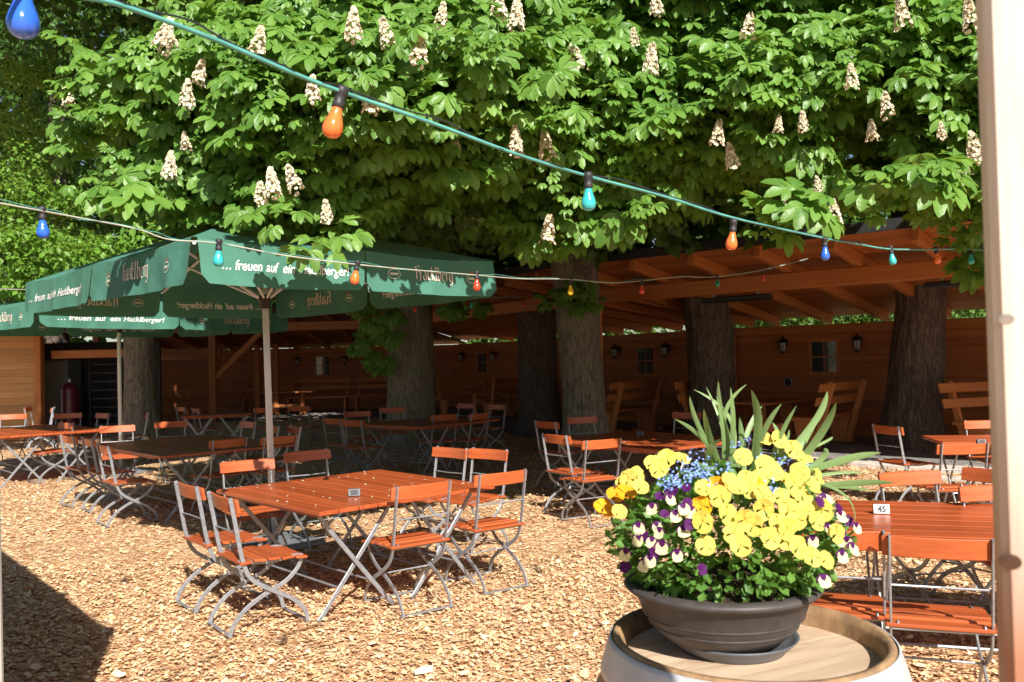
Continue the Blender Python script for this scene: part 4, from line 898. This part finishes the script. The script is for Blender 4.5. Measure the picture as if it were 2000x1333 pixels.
    for k in range(8):
        c_ = [(-a, -b), (0, -b), (a, -b), (a, 0), (a, b), (0, b), (-a, b), (-a, 0)][k]; c_ = Vector((c_[0], c_[1], 0)); u_ = .40 if k % 2 == 0 else .46
        tgt = Vector((c_.x*u_, c_.y*u_, zc(u_)-.09)); mb = MB(); mb.tube([c_.normalized()*.05+Vector((ox*1.05, oy*1.05, hubz+.02)), tgt], .013, 6); mb.build('strut', M['alu'], e)
        mb = MB(); mb.tube([Vector((c_.x*.03, c_.y*.03, zc(.03)-.05)), Vector((c_.x*.985, c_.y*.985, zc(.985)-(.045 if k % 2 == 0 else .05)))], .013, 6); mb.build('rib', M['alu'], e)
    return e
# local x runs along the right front side (text side), y runs to the rear left
parasol((-2.48, 8.14), R(43.5), 1.36, 1.98, 2.56, 2.25, 3.10, 'green parasol with white lettering over the centre tables, leaves hanging on it', 2.30, (.17, -.13))
parasol((-6.32, 14.0), R(56.5), 2.15, 1.55, 2.56, 2.26, 3.0, 'farther green parasol with white lettering, half hidden at the left edge', 2.34)
# ------------------------------------------------------------------ strings of coloured bulbs
BC = {'orange': (.86, .17, .035), 'blue': (.03, .13, .62), 'teal': (.04, .42, .42), 'red': (.62, .06, .025), 'yellow': (.75, .45, .02), 'green': (.02, .30, .17)}
BM = {k: simple('bulb_'+k, v, .16, 0, .5, .05, 8, coat=.6) for k, v in BC.items()}
M['cable'] = simple('green_cable', (.10, .34, .30), .5, 0, .4, .25, 8); M['cable2'] = simple('grey_cable', (.42, .42, .34), .5, 0, .4, .2, 8); M['blackcable'] = simple('black_cable', (.02, .025, .028), .5)
mb = MB(); mb.lathe([(.0, -.105), (.011, -.1038), (.021, -.0995), (.0285, -.091), (.0325, -.078), (.0325, -.066), (.029, -.052), (.0235, -.038), (.0188, -.024), (.0165, -.01), (.016, 0)], 24); BULB = {}
for k in BC: BULB[k] = mb.mesh('bulb', BM[k], True)
mb = MB(); mb.lathe([(.0165, -.006), (.020, -.004), (.020, .012), (.018, .016), (.018, .036), (.021, .040), (.021, .058), (.016, .066), (0, .068)], 16); SOCK = mb.mesh('socket', M['dark'], True)
def spline(pts, n=10):
    out = []; q = [pts[0]*2-pts[1]]+list(pts)+[pts[-1]*2-pts[-2]]
    for i in range(1, len(q)-2):
        a, b, c, d = q[i-1:i+3]
        for k in range(n): t = k/n; out.append(.5*((2*b)+(c-a)*t+(2*a-5*b+4*c-d)*t*t+(3*b-a-3*c+d)*t**3))
    out.append(pts[-1]); return out
def light_string(label, pts, bulbs, mats, rad, sc_=1.0):
    W_ = [PD(*p) for p in pts]; o0 = W_[0]; e = empty('string_lights', o0, 0, label, 'string lights', 'strings of coloured bulbs')
    sp_ = spline([q-o0 for q in W_]); n = len(sp_)
    mb = MB(); mb.tube(sp_, rad, 8); mb.build('cable', M[mats[0]], e, True)
    mb = MB(); mb.tube([p+Vector((.004*math.sin(i*.9), .004*math.cos(i*.7), rad*1.4+.006*math.sin(i*.55)+.008*math.sin(i*.21))) for i, p in enumerate(sp_)], rad*.42, 6); mb.build('carrier_wire', M[mats[1]], e, True)
    for px, py, d, c, tilt in bulbs:
        q = PD(px, py, d)-o0; b = bpy.data.objects.new('bulb', BULB[c]); COL.objects.link(b); b.parent = e; b['label'] = c+' bulb'; b.location = q; b.rotation_euler = (random.uniform(-.08, .08), tilt, 0); b.scale = (sc_*.88,)*3
        s_ = bpy.data.objects.new('socket', SOCK); COL.objects.link(s_); s_.parent = b
    return e
light_string('near string of coloured bulbs on a thick turquoise cable, sloping down to the right', [(-150, -70, 1.35), (48, -40, 1.62), (150, -8, 1.8), (240, 12, 1.9), (420, 78, 2.1), (560, 138, 2.27), (668, 180, 2.42), (850, 243, 2.75), (1010, 302, 3.05), (1150, 345, 3.38), (1300, 385, 3.8), (1440, 428, 4.3), (1612, 466, 5.6), (1680, 478, 6.1), (1740, 487, 6.7), (1830, 488, 7.4), (1895, 487, 7.9), (2010, 500, 9.0)],
    [(46, -18, 1.64, 'blue', 0), (660, 208, 2.42, 'orange', .25), (1149, 366, 3.36, 'teal', 0), (1431, 452, 4.2, 'orange', .12), (1611, 481, 5.55, 'blue', 0), (1741, 495, 6.7, 'teal', -.12), (1829, 495, 7.4, 'orange', -.1), (1896, 497, 7.9, 'teal', 0)], ('cable', 'blackcable'), .0062)
light_string('string of coloured bulbs crossing in front of the near parasol towards the pale trunk', [(-30, 392, 3.8), (80, 412, 4.0), (150, 425, 4.15), (265, 447, 4.4), (330, 468, 4.55), (430, 476, 4.7), (560, 500, 5.0), (697, 517, 5.3), (800, 527, 5.8), (932, 538, 6.5), (1020, 545, 7.2), (1115, 546, 8.0), (1190, 553, 8.6), (1252, 549, 9.2), (1330, 541, 9.9), (1400, 541, 10.4), (1490, 528, 11.4), (1580, 505, 12.6)],
    [(83, 428, 4.02, 'blue', 0), (427, 488, 4.7, 'teal', .06), (696, 527, 5.3, 'orange', .2), (931, 545, 6.5, 'red', 0), (1114, 558, 8.0, 'yellow', 0), (1253, 558, 9.2, 'red', 0), (1401, 546, 10.4, 'green', 0), (1490, 537, 11.4, 'red', 0)], ('cable2', 'cable'), .0042)
light_string('dim string of bulbs hanging in the shade behind the near parasol', [(-40, 563, 9.3), (40, 566, 9.6), (352, 572, 11.4), (560, 575, 12.6), (812, 590, 14.2), (920, 583, 14.8), (1020, 580, 15.4)],
    [(352, 582, 11.4, 'blue', 0), (811, 600, 14.2, 'red', .1), (921, 592, 14.8, 'teal', 0), (1022, 590, 15.3, 'red', 0)], ('cable2', 'blackcable'), .0045)
# ------------------------------------------------------------------ porch posts by the camera
PDD = .85
q = PD(1943, 700, PDD); PA = R(-26); e = empty('wooden_post', (q.x+.07*math.cos(PA)-.07*math.sin(PA), PDD+.07*math.cos(PA)+.07*math.sin(PA), 0), PA, 'pale wooden post with brown knots close by at the right edge', 'post')
mb = MB(); mb.box((0, 0, 1.1), (.14, .14, 2.2), bev=.008); mb.build('shaft', M['post'], e)
for px, py, r_ in ((1966, 624, .007), (1972, 1098, .0105)):
    mb = MB(); mb.lathe([(0, r_*.05), (r_*.5, r_*.045), (r_*.85, r_*.02), (r_, 0)], 18); mb.tf(Matrix.Rotation(R(90), 4, 'X') @ Matrix.Diagonal((1, .75, 1, 1)))
    o = mb.build('knot', simple('knot_wood', (.07, .03, .016), .6, 0, .4, .4, 60) if r_ > .01 else simple('grey_knot', (.26, .21, .18), .6, 0, .4, .3, 60), e, True); dd_ = ray(px, py); nf = Vector((math.sin(PA), -math.cos(PA), 0)); pf = Vector((e.location.x, e.location.y, 0))+nf*.0703; tt = (pf-Vector((0, 0, HC))).dot(nf)/dd_.dot(nf); w_ = Vector((0, 0, HC))+dd_*tt; lx = (w_.x-e.location.x)*math.cos(PA)+(w_.y-e.location.y)*math.sin(PA); o.location = (lx, -.0703, w_.z)
# boarded windbreak that runs away to the left, outside the frame; only its end post shows
wd_ = v2(-.65, .76).normalized(); q = v2(-1.69, 2.78); e = empty('board_windbreak', (q.x, q.y, 0), math.atan2(wd_.y, wd_.x), 'grey board windbreak, only its end post shows at the lower left edge', 'windbreak')
grey = wood('weathered_grey_wood', (.40, .37, .33), (.26, .235, .21), 'z', .7, 1.0)
mb = MB(); mb.box((0.0, 0, 1.15), (.09, .09, 2.30), bev=.006); eo = mb.build('end_post', grey, e); eo.rotation_euler = (0, R(2.0), 0)
for k in range(3): mb = MB(); mb.box((1.25*(k+1), 0, 1.15), (.09, .09, 2.30), bev=.006); mb.build('inner_post', grey, e)
for k in range(3): mb = MB(); mb.box((.625+1.25*k, 0, 1.15), (1.155, .03, 2.26)); mb.build('panel', grey, e)
# ------------------------------------------------------------------ barrel
BX, BY = .563, 2.14
e = empty('wine_barrel', (BX, BY, 0), R(25), 'weathered wooden wine barrel with galvanised hoops, used as a stand at lower right', 'barrel')
stave = wood('barrel_stave', (.42, .26, .13), (.22, .12, .06), 'z', .7, .9, weather=((.07, .045, .03), 5), bmp=.4); headm = wood('barrel_head', (.66, .50, .35), (.44, .29, .18), 'x', .75, .9, ring=.5, weather=((.27, .175, .11), 1.0, (2.2, 14, 14)), bmp=.4, boards=('y', .105), groove=.014)
RZ = 1.016
def rad(z): return .335+.085*(1-((z-.505)/.505)**2)
mb = MB(); pr = [(rad(z)-.03, z) for z in (0, .0)]+[(rad(z), z) for z in [0]+[RZ*i/18 for i in range(1, 18)]]+[(rad(RZ)-.001, RZ-.008), (rad(RZ)-.005, RZ), (rad(RZ)-.018, RZ), (rad(RZ)-.027, RZ-.022), (rad(RZ)-.034, RZ-.075)]
mb.lathe(pr[1:], 96); mb.build('stave_body', stave, e, True)
mb = MB(); mb.lathe([(0, RZ-.052), (rad(RZ)-.030, RZ-.052)], 64); mb.build('head', headm, e)
zinc = simple('zinc_hoop', (.56, .57, .58), .5, .35, .5, .16, 9, .05)
for z0, z1 in ((RZ-.088, RZ-.005), (RZ-.215, RZ-.135), (.62, .68), (.33, .39), (.135, .215), (.014, .088)):
    mb = MB(); n = 6; mb.lathe([(rad(z0)+.0005, z0)]+[(rad(z0+(z1-z0)*k/n)+.004, z0+(z1-z0)*k/n) for k in range(n+1)]+[(rad(z1)+.0005, z1)], 96); hp = mb.build('hoop', zinc, e, True)
    if z0 > .7:
        for k, (da, dz) in enumerate(((0, .03), (.10, .045), (.08, .018))):
            a_ = R(232-25)+da-.05; mb = MB(); r_ = rad(z0+dz)+.004; mb.lathe([(0, .005), (.004, .0045), (.008, .002), (.009, 0)], 10); mb.tf(Matrix.Translation((r_*math.cos(a_), r_*math.sin(a_), z0+dz)) @ Matrix.Rotation(a_, 4, 'Z') @ Matrix.Rotation(R(90), 4, 'Y')); mb.build('rivet', M['rivet'], hp, True)
        a_ = R(237-25); mb = MB(); r_ = rad(z0)+.0055; mb.tube([((rad(z)+.0055)*math.cos(a_+.16), (rad(z)+.0055)*math.sin(a_+.16), z) for z in (z0+.002, (z0+z1)/2, z1-.002)], .0022, 5); mb.build('hoop_lap', zinc, hp)
# ------------------------------------------------------------------ bowl of spring flowers on the barrel
FX, FY, FZ = .535, 2.20, RZ-.051
fb = empty('flower_bowl', (FX, FY, FZ), R(10), 'dark brown bowl overflowing with yellow pansies, violas and strap leaves, on the barrel', 'flower bowl')
bowlm = simple('brown_bowl', (.055, .046, .044), .55, 0, .5, .22, 30, .12); saum = simple('grey_saucer', (.10, .105, .115), .38, 0, .5, .12, 20)
mb = MB(); mb.lathe([(0, .024), (.125, .024), (.135, .03), (.165, .058), (.190, .10), (.203, .142), (.222, .150), (.230, .158), (.226, .166), (.205, .170), (.196, .165), (.19, .14), (0, .13)], 64); bowl = mb.build('bowl', bowlm, fb, True, (-.022, .004, 0)); bowl.scale = (1.06, 1.06, 1.0)
for z_, r_ in ((.068, .1735), (.092, .1875)): mb = MB(); mb.lathe([(r_-.003, z_-.003), (r_+.0006, z_), (r_-.001, z_+.003)], 64); mb.build('groove_ring', bowlm, bowl, True)
mb = MB(); mb.lathe([(0, .0), (.13, .0), (.132, .004), (.157, .028), (.163, .034), (.160, .036), (.152, .030), (.13, .012), (0, .012)], 64); mb.build('saucer', saum, fb, True)
mb = MB(); n = 40; vs = [(0, 0, .17)]+[(.197*math.cos(2*math.pi*k/n), .197*math.sin(2*math.pi*k/n), .157) for k in range(n)]; mb.add(vs, [(0, 1+k, 1+(k+1) % n) for k in range(n)]); mb.build('soil', simple('potting_soil', (.05, .032, .02), .95, 0, .2, .4, 60, .6), fb, True, (-.022, .004, 0))
DC = Vector((FX+.002, FY, FZ+.18)); DR = Vector((.335, .27, .31))
def mound(px, py, k=1.0):
    """where the sight line meets the mound of plants"""
    o = Vector((0, 0, HC)); d = ray(px, py).normalized(); q = Vector([(o[i]-DC[i])/(DR[i]*k) for i in range(3)]); s_ = Vector([d[i]/(DR[i]*k) for i in range(3)])
    A, B, C_ = s_.dot(s_), 2*q.dot(s_), q.dot(q)-1; D = B*B-4*A*C_
    t = (-B-math.sqrt(D))/(2*A) if D > 0 else -B/(2*A)
    p = o+d*t; n_ = Vector([(p[i]-DC[i])/DR[i]**2 for i in range(3)]).normalized(); return p, n_
def petal_fan(mb, ang, L, Wd, cup, z0, seed):
    r_ = random.Random(seed); ca, sa = math.cos(ang), math.sin(ang); n = 9; ring = []; b = len(mb.v); vs = [(0, 0, z0)]
    for q, rr in ((.5, .62), (1.0, 1.0)):
        for k in range(n):
            t = -1+2*k/(n-1); a_ = t*1.25*(.8 if q < 1 else 1); l = L*rr*(math.cos(t*.95)**.5 if q == 1 else 1); w_ = Wd*math.sin(a_)*rr; u = l*(.55+.45*math.cos(a_))
            z = z0+cup*(rr**1.5)*L+(r_.uniform(-.11, .11)*L if q == 1 else .05*L*math.cos(t*2.5)); vs.append((u*ca-w_*sa, u*sa+w_*ca, z))
    fs = [(0, 1+k, 2+k) for k in range(n-1)]+[(1+k, 1+n+k, 2+n+k, 2+k) for k in range(n-1)]; mb.add(vs, fs)
def bloom_mats(name, c, c2, rad_):
    m, nt, bs = new_mat(name); t = nd(nt, 'TexCoord'); ln = nd(nt, 'VectorMath', operation='LENGTH'); nt.links.new(t.outputs['Object'], ln.inputs[0])
    mr = nd(nt, 'MapRange'); nt.links.new(ln.outputs['Value'], mr.inputs[0]); mr.inputs[2].default_value = rad_
    oi = nd(nt, 'ObjectInfo'); cc = ramp(nt, mr.outputs[0], [(.05, c2), (.38, c), (1, c)]); hs = nd(nt, 'HueSaturation'); m3 = nd(nt, 'MapRange'); nt.links.new(oi.outputs['Random'], m3.inputs[0]); m3.inputs[3].default_value = .485; m3.inputs[4].default_value = .507
    nt.links.new(m3.outputs[0], hs.inputs['Hue']); nt.links.new(cc, hs.inputs['Color']); nt.links.new(hs.outputs[0], bs.inputs['Base Color']); bs.inputs['Roughness'].default_value = .6; bs.inputs['Specular IOR Level'].default_value = .2
    tr = nd(nt, 'BsdfTranslucent'); nt.links.new(hs.outputs[0], tr.inputs[0]); mx = nd(nt, 'MixShader'); mx.inputs[0].default_value = .25
    nt.links.new(bs.outputs[0], mx.inputs[1]); nt.links.new(tr.outputs[0], mx.inputs[2]); nt.links.new(mx.outputs[0], nt.nodes['Material Output'].inputs[0]); return m
yel = bloom_mats('yellow_petal', (.68, .57, .11), (.62, .32, .015), .016); pur = bloom_mats('purple_petal', (.085, .008, .10), (.05, .005, .06), .02); cre = bloom_mats('cream_petal', (.80, .73, .40), (.78, .48, .02), .008); blu = simple('blue_petal', (.22, .33, .72), .6, 0, .2, .2, 80); amb = bloom_mats('amber_petal', (.78, .36, .012), (.6, .2, .01), .012)
PM = []
for s_ in range(4):
    mb = MB(); r0 = .027
    for a_, l, w_, z_, cu in ((R(62), 1.0, .95, 0, .12), (R(118), 1.0, .95, -.002, .12), (R(5), .92, .85, .003, .10), (R(175), .92, .85, .0035, .10), (R(270), 1.02, 1.1, .005, .16)):
        petal_fan(mb, a_+random.uniform(-.1, .1), r0*l, r0*w_*.72, cu+random.uniform(-.12, .22), z_, s_*10+int(a_*7))
    PM.append((mb.mesh('pansy_bloom', yel, True), mb.mesh('pansy_bloom', amb, True)))
VM = []; VU = []
for s_ in range(3):
    mb = MB(); r0 = .017
    for a_, l, w_, z_ in ((R(0), .9, .85, .002), (R(180), .9, .85, .0025), (R(270), 1.0, 1.0, .004)): petal_fan(mb, a_, r0*l, r0*w_, .14, z_, s_*5+int(a_*3))
    m2 = MB()
    for a_ in (R(60), R(120)): petal_fan(m2, a_, r0*1.15, r0*1.0, .1, 0, s_*9+int(a_*3))
    VM.append((mb.mesh('viola_bloom', cre, True), mb.mesh('viola_bloom', pur, True))); VU.append(m2.mesh('upper_petal', pur, True))
def place(o, p, n_, spin, parent):
    COL.objects.link(o); o.parent = parent; z = n_.normalized(); x = Vector((0, 0, 1)).cross(z); x = x.normalized() if x.length > .05 else Vector((1, 0, 0)); y = z.cross(x); Mr = Matrix((x, y, z)).transposed() @ rotz(spin)
    Mw = Matrix.Translation(p) @ Mr.to_4x4(); par = Matrix.Translation(parent.location) @ Matrix.Rotation(parent.rotation_euler.z, 4, 'Z'); L_ = par.inverted() @ Mw; o.location = L_.translation; o.rotation_euler = L_.to_euler()
zx = lambda a: 1150+.46*a
zy = lambda a: 720+.46*a
YP = [(395, 385), (330, 385), (270, 405), (205, 450), (220, 505), (150, 490), (155, 530), (110, 540), (130, 610), (95, 615), (60, 590), (655, 380), (745, 300), (800, 305), (865, 345), (910, 385), (490, 510), (595, 485), (665, 470), (745, 415), (725, 465), (685, 520), (740, 540), (835, 470), (875, 490), (965, 460), (815, 545), (900, 540), (920, 600), (740, 595), (585, 620), (485, 650), (560, 545), (700, 665), (800, 660), (840, 680), (615, 700), (645, 755), (495, 755), (885, 760), (770, 720), (940, 500), (480, 585), (945, 800), (1005, 815), (960, 650), (990, 600), (780, 440), (895, 445), (620, 505), (850, 600), (880, 640), (700, 495), (540, 500), (170, 470), (300, 430), (660, 640), (830, 730), (1050, 700)]
for i, (a_, b_) in enumerate(YP):
    p, n_ = mound(zx(a_), zy(b_), 1.03+random.uniform(-.03, .05)); n_ = (n_*.45+Vector((.05, -.95, .18))+Vector((random.gauss(0, .34), random.gauss(0, .15), random.gauss(0, .34)))).normalized()
    o = bpy.data.objects.new('pansy_bloom', PM[i % 4][1 if i in (6, 9, 10, 42, 53, 7, 52) else 0]); place(o, p, n_, random.uniform(-.5, .5), fb); s_ = random.uniform(.76, 1.04); o.scale = (s_,)*3
VP = [(345, 560), (405, 600), (370, 630), (215, 680), (290, 675), (265, 740), (310, 760), (405, 695), (210, 730), (260, 820), (235, 840), (375, 795), (155, 790), (270, 600), (1000, 905), (1060, 735), (1095, 740), (1015, 685), (1070, 630), (1135, 680), (1120, 770), (1075, 800), (950, 735), (1005, 560), (300, 700), (430, 610)]
PP = [(300, 545), (345, 530), (420, 575), (360, 520), (415, 510), (320, 620), (230, 712), (425, 665), (155, 845), (275, 780), (980, 570), (1060, 600), (1100, 650), (1075, 700), (480, 855)]
for i, (a_, b_) in enumerate(VP+PP):
    p, n_ = mound(zx(a_), zy(b_), 1.02+random.uniform(-.03, .04)); n_ = (n_*.5+Vector((.05, -.8, .1))+Vector((random.gauss(0, .25), random.gauss(0, .15), random.gauss(0, .25)))).normalized(); pu = i >= len(VP)
    o = bpy.data.objects.new('viola_bloom', VM[i % 3][1 if pu else 0]); place(o, p, n_, random.uniform(-.4, .4), fb); s_ = random.uniform(.74, .98)*(.8 if pu else 1); o.scale = (s_,)*3
    u_ = bpy.data.objects.new('upper_petal', VU[i % 3]); COL.objects.link(u_); u_.parent = o
BP = [(455, 355), (365, 450), (405, 420), (440, 400), (470, 440), (380, 470), (545, 435), (520, 470), (545, 480), (630, 325), (695, 310), (750, 375), (830, 395), (805, 415), (930, 385), (775, 500), (340, 490), (455, 430), (485, 455), (355, 495), (430, 455), (500, 400), (580, 420), (320, 470)]
FM = []
for s_ in range(3):
    mb = MB(); r_ = random.Random(s_)
    for _ in range(13):
        c_ = Vector((r_.gauss(0, .010), r_.gauss(0, .010), r_.gauss(0, .006))); n_ = Vector((r_.gauss(0, .5), r_.gauss(0, .5), 1)).normalized(); x_ = n_.cross(Vector((1, .2, 0))).normalized(); y_ = n_.cross(x_); b = []
        for k in range(10): a_ = k*.6283; q = .0042 if k % 2 == 0 else .0022; b.append(c_+(x_*math.cos(a_)+y_*math.sin(a_))*q+n_*.001)
        mb.add([c_]+b, [(0, 1+k, 1+(k+1) % 10) for k in range(10)])
    FM.append(mb.mesh('forget_me_not_cluster', blu))
for i, (a_, b_) in enumerate(BP):
    p, n_ = mound(zx(a_), zy(b_), 1.06); o = bpy.data.objects.new('forget_me_not_cluster', FM[i % 3]); place(o, p, (n_+Vector((0, -.4, .4))).normalized(), random.uniform(0, 6), fb)
# foliage of the mound
FL = Leaves(); n = 2600; th = RNG.uniform(0, 6.283, n); ph = np.arccos(RNG.uniform(-.05, 1, n)); dd = np.stack([np.cos(th)*np.sin(ph), np.sin(th)*np.sin(ph), np.cos(ph)], 1)
rr = RNG.uniform(.55, 1.0, n)[:, None]**.5; pos = dd*rr*np.array([DR.x, DR.y, DR.z])[None]*np.array([[.97, .97, .95]])*np.array([[.95, .95, .9]])+np.array([[-.005, 0, .18]])
sq = np.clip(.70+(pos[:, 2]-.17)/.09*.30, .66, 1); pos[:, 0] *= sq; pos[:, 1] *= sq
_l = np.array([(0, 0, 0), (.35, .13, .03), (.75, .24, .0), (1, 0, -.12), (.75, -.24, 0), (.35, -.13, .03), (.55, 0, -.05)]); SPOON = (_l, np.array([(0, 6, 1), (1, 6, 2), (2, 6, 3), (3, 6, 4), (4, 6, 5), (5, 6, 0)]))
FL.put(SPOON, pos, dd*.8+rnd(n, .5)+np.array([[0, 0, -.15]]), dd*.6+np.array([[0, -.2, .5]])+rnd(n, .35), RNG.uniform(.022, .045, n))
M['pleaf'] = leafy('pansy_leaf', (.05, .13, .018), (.13, .27, .045), (.25, .42, .05), .3, .5)
o = FL.build('foliage', M['pleaf'], fb); o.rotation_euler = (0, 0, -fb.rotation_euler.z)
# sprigs drooping over the rim
# strap leaves of spent daffodils
M['strap'] = leafy('strap_leaf', (.15, .25, .09), (.26, .38, .15), (.34, .44, .12), .25, .4)
def strap(b0, tip, wd, bow, dep):
    wd *= .84; bow *= 1.6
    A = PD(zx(b0[0]), zy(b0[1]), 2.22); B = PD(zx(tip[0]), zy(tip[1]), dep); m_ = (A+B)/2+Vector((bow, 0, .25*abs(bow)+.03*(B-A).length)); mb = MB(); n = 14; side = None; vs = []
    vd = Vector((0, -1, .2)); tw = random.uniform(-.9, .9)
    for i in range(n+1):
        t = i/n; p = A*(1-t)**2+m_*2*t*(1-t)+B*t*t; tg = ((m_-A)*(1-t)+(B-m_)*t).normalized(); s_ = tg.cross(vd).normalized(); nn = s_.cross(tg); a_ = tw*t+.3; s_ = s_*math.cos(a_)+nn*math.sin(a_)
        ww = wd*(1-max(0, (t-.62)/.38)**3.2*.9)*(.75+.25*math.sin(t*3)); up_ = s_.cross(tg)*ww*.28
        vs += [p-s_*ww-up_, p, p+s_*ww-up_]
    mb.add([Vector(v)-fb.location for v in vs], [f for i in range(n) for f in ((i*3, i*3+1, i*3+4, i*3+3), (i*3+1, i*3+2, i*3+5, i*3+4))])
    o = mb.build('strap_leaf', M['strap'], fb, True); o.rotation_euler = (0, 0, -fb.rotation_euler.z); 
for b0, tip, wd, bow, dep in (((540, 400), (365, 215), .0065, .02, 2.16), ((560, 400), (428, 118), .007, -.02, 2.2), ((600, 400), (447, 90), .006, .06, 2.24), ((590, 380), (498, 78), .004, .01, 2.3), ((560, 420), (488, 172), .010, -.01, 2.12), ((640, 400), (550, 55), .008, -.02, 2.2), ((570, 410), (543, 118), .006, .01, 2.16),
        ((600, 420), (602, 82), .008, .01, 2.14), ((640, 420), (670, 68), .006, -.06, 2.2), ((690, 420), (690, 92), .013, .02, 2.14), ((640, 400), (735, 160), .008, -.01, 2.26), ((720, 420), (818, 150), .008, -.02, 2.14), ((770, 430), (882, 158), .008, -.01, 2.18), ((780, 420), (1012, 98), .010, .04, 2.22), ((860, 440), (1050, 145), .012, .02, 2.12),
        ((800, 400), (1035, 290), .004, .05, 2.3), ((930, 440), (1239, 358), .011, -.01, 2.15), ((950, 500), (1300, 485), .009, .0, 2.1), ((930, 470), (1180, 440), .006, -.02, 2.2), ((560, 440), (500, 430), .009, -.03, 2.05), ((520, 430), (560, 300), .010, -.02, 2.05), ((880, 420), (1090, 415), .004, .04, 2.25), ((700, 430), (735, 200), .009, .0, 2.1), ((660, 430), (640, 210), .009, .0, 2.25),
        ((800, 430), (780, 230), .008, .02, 2.22), ((910, 440), (1000, 340), .009, .03, 2.2), ((880, 430), (960, 250), .008, -.01, 2.25), ((960, 480), (1130, 660), .007, .04, 2.02), ((940, 440), (900, 500), .008, .03, 2.0), ((620, 420), (575, 190), .007, -.01, 2.28), ((960, 500), (1210, 520), .006, -.02, 2.2), ((740, 430), (850, 260), .006, .02, 2.3)):
    strap(b0, tip, wd, bow, dep)
# ------------------------------------------------------------------ a little litter on the barrel head
ly = MB()
for px, py in ((1262, 1222), (1295, 1216), (1580, 1192), (1604, 1194), (1286, 1306), (1640, 1220), (1612, 1218)):
    q = P(px, py, RZ-.0495); a_ = random.uniform(0, 6); s_ = .007
    ly.add([(q.x+s_*math.cos(a_), q.y+s_*math.sin(a_), RZ-.048), (q.x-s_*.4*math.sin(a_), q.y+s_*.4*math.cos(a_), RZ-.045), (q.x-s_*math.cos(a_), q.y-s_*math.sin(a_), RZ-.049), (q.x+s_*.4*math.sin(a_), q.y-s_*.4*math.cos(a_), RZ-.047)], [(0, 1, 2, 3)])
tag(ly.build('petal_litter', M['lime']), 'dry yellowish petals scattered on the barrel head', 'petals', kind='stuff')
# the upper part of the near post is paler, its lower part takes a browner orange tone
nt = M['post'].node_tree; bs = nt.nodes['Principled BSDF']; src = bs.inputs['Base Color'].links[0].from_socket
sp = nd(nt, 'SeparateXYZ'); nt.links.new(coords(nt), sp.inputs[0]); nz = nd(nt, 'TexNoise', i_Scale=1.0, i_Detail=4.0); nt.links.new(coords(nt, (14, 14, 1.2)), nz.inputs[0])
ad = nd(nt, 'Math', operation='MULTIPLY_ADD'); nt.links.new(nz.outputs[0], ad.inputs[0]); ad.inputs[1].default_value = .45; nt.links.new(sp.outputs[2], ad.inputs[2])
mr = nd(nt, 'MapRange'); nt.links.new(ad.outputs[0], mr.inputs[0]); mr.inputs[1].default_value = 1.66; mr.inputs[2].default_value = 1.92; mr.inputs[3].default_value = 1; mr.inputs[4].default_value = 0
nt.links.new(mixc(nt, mr.outputs[0], src, mixc(nt, .85, src, (.50, .17, .05), 'MULTIPLY')), bs.inputs['Base Color'])
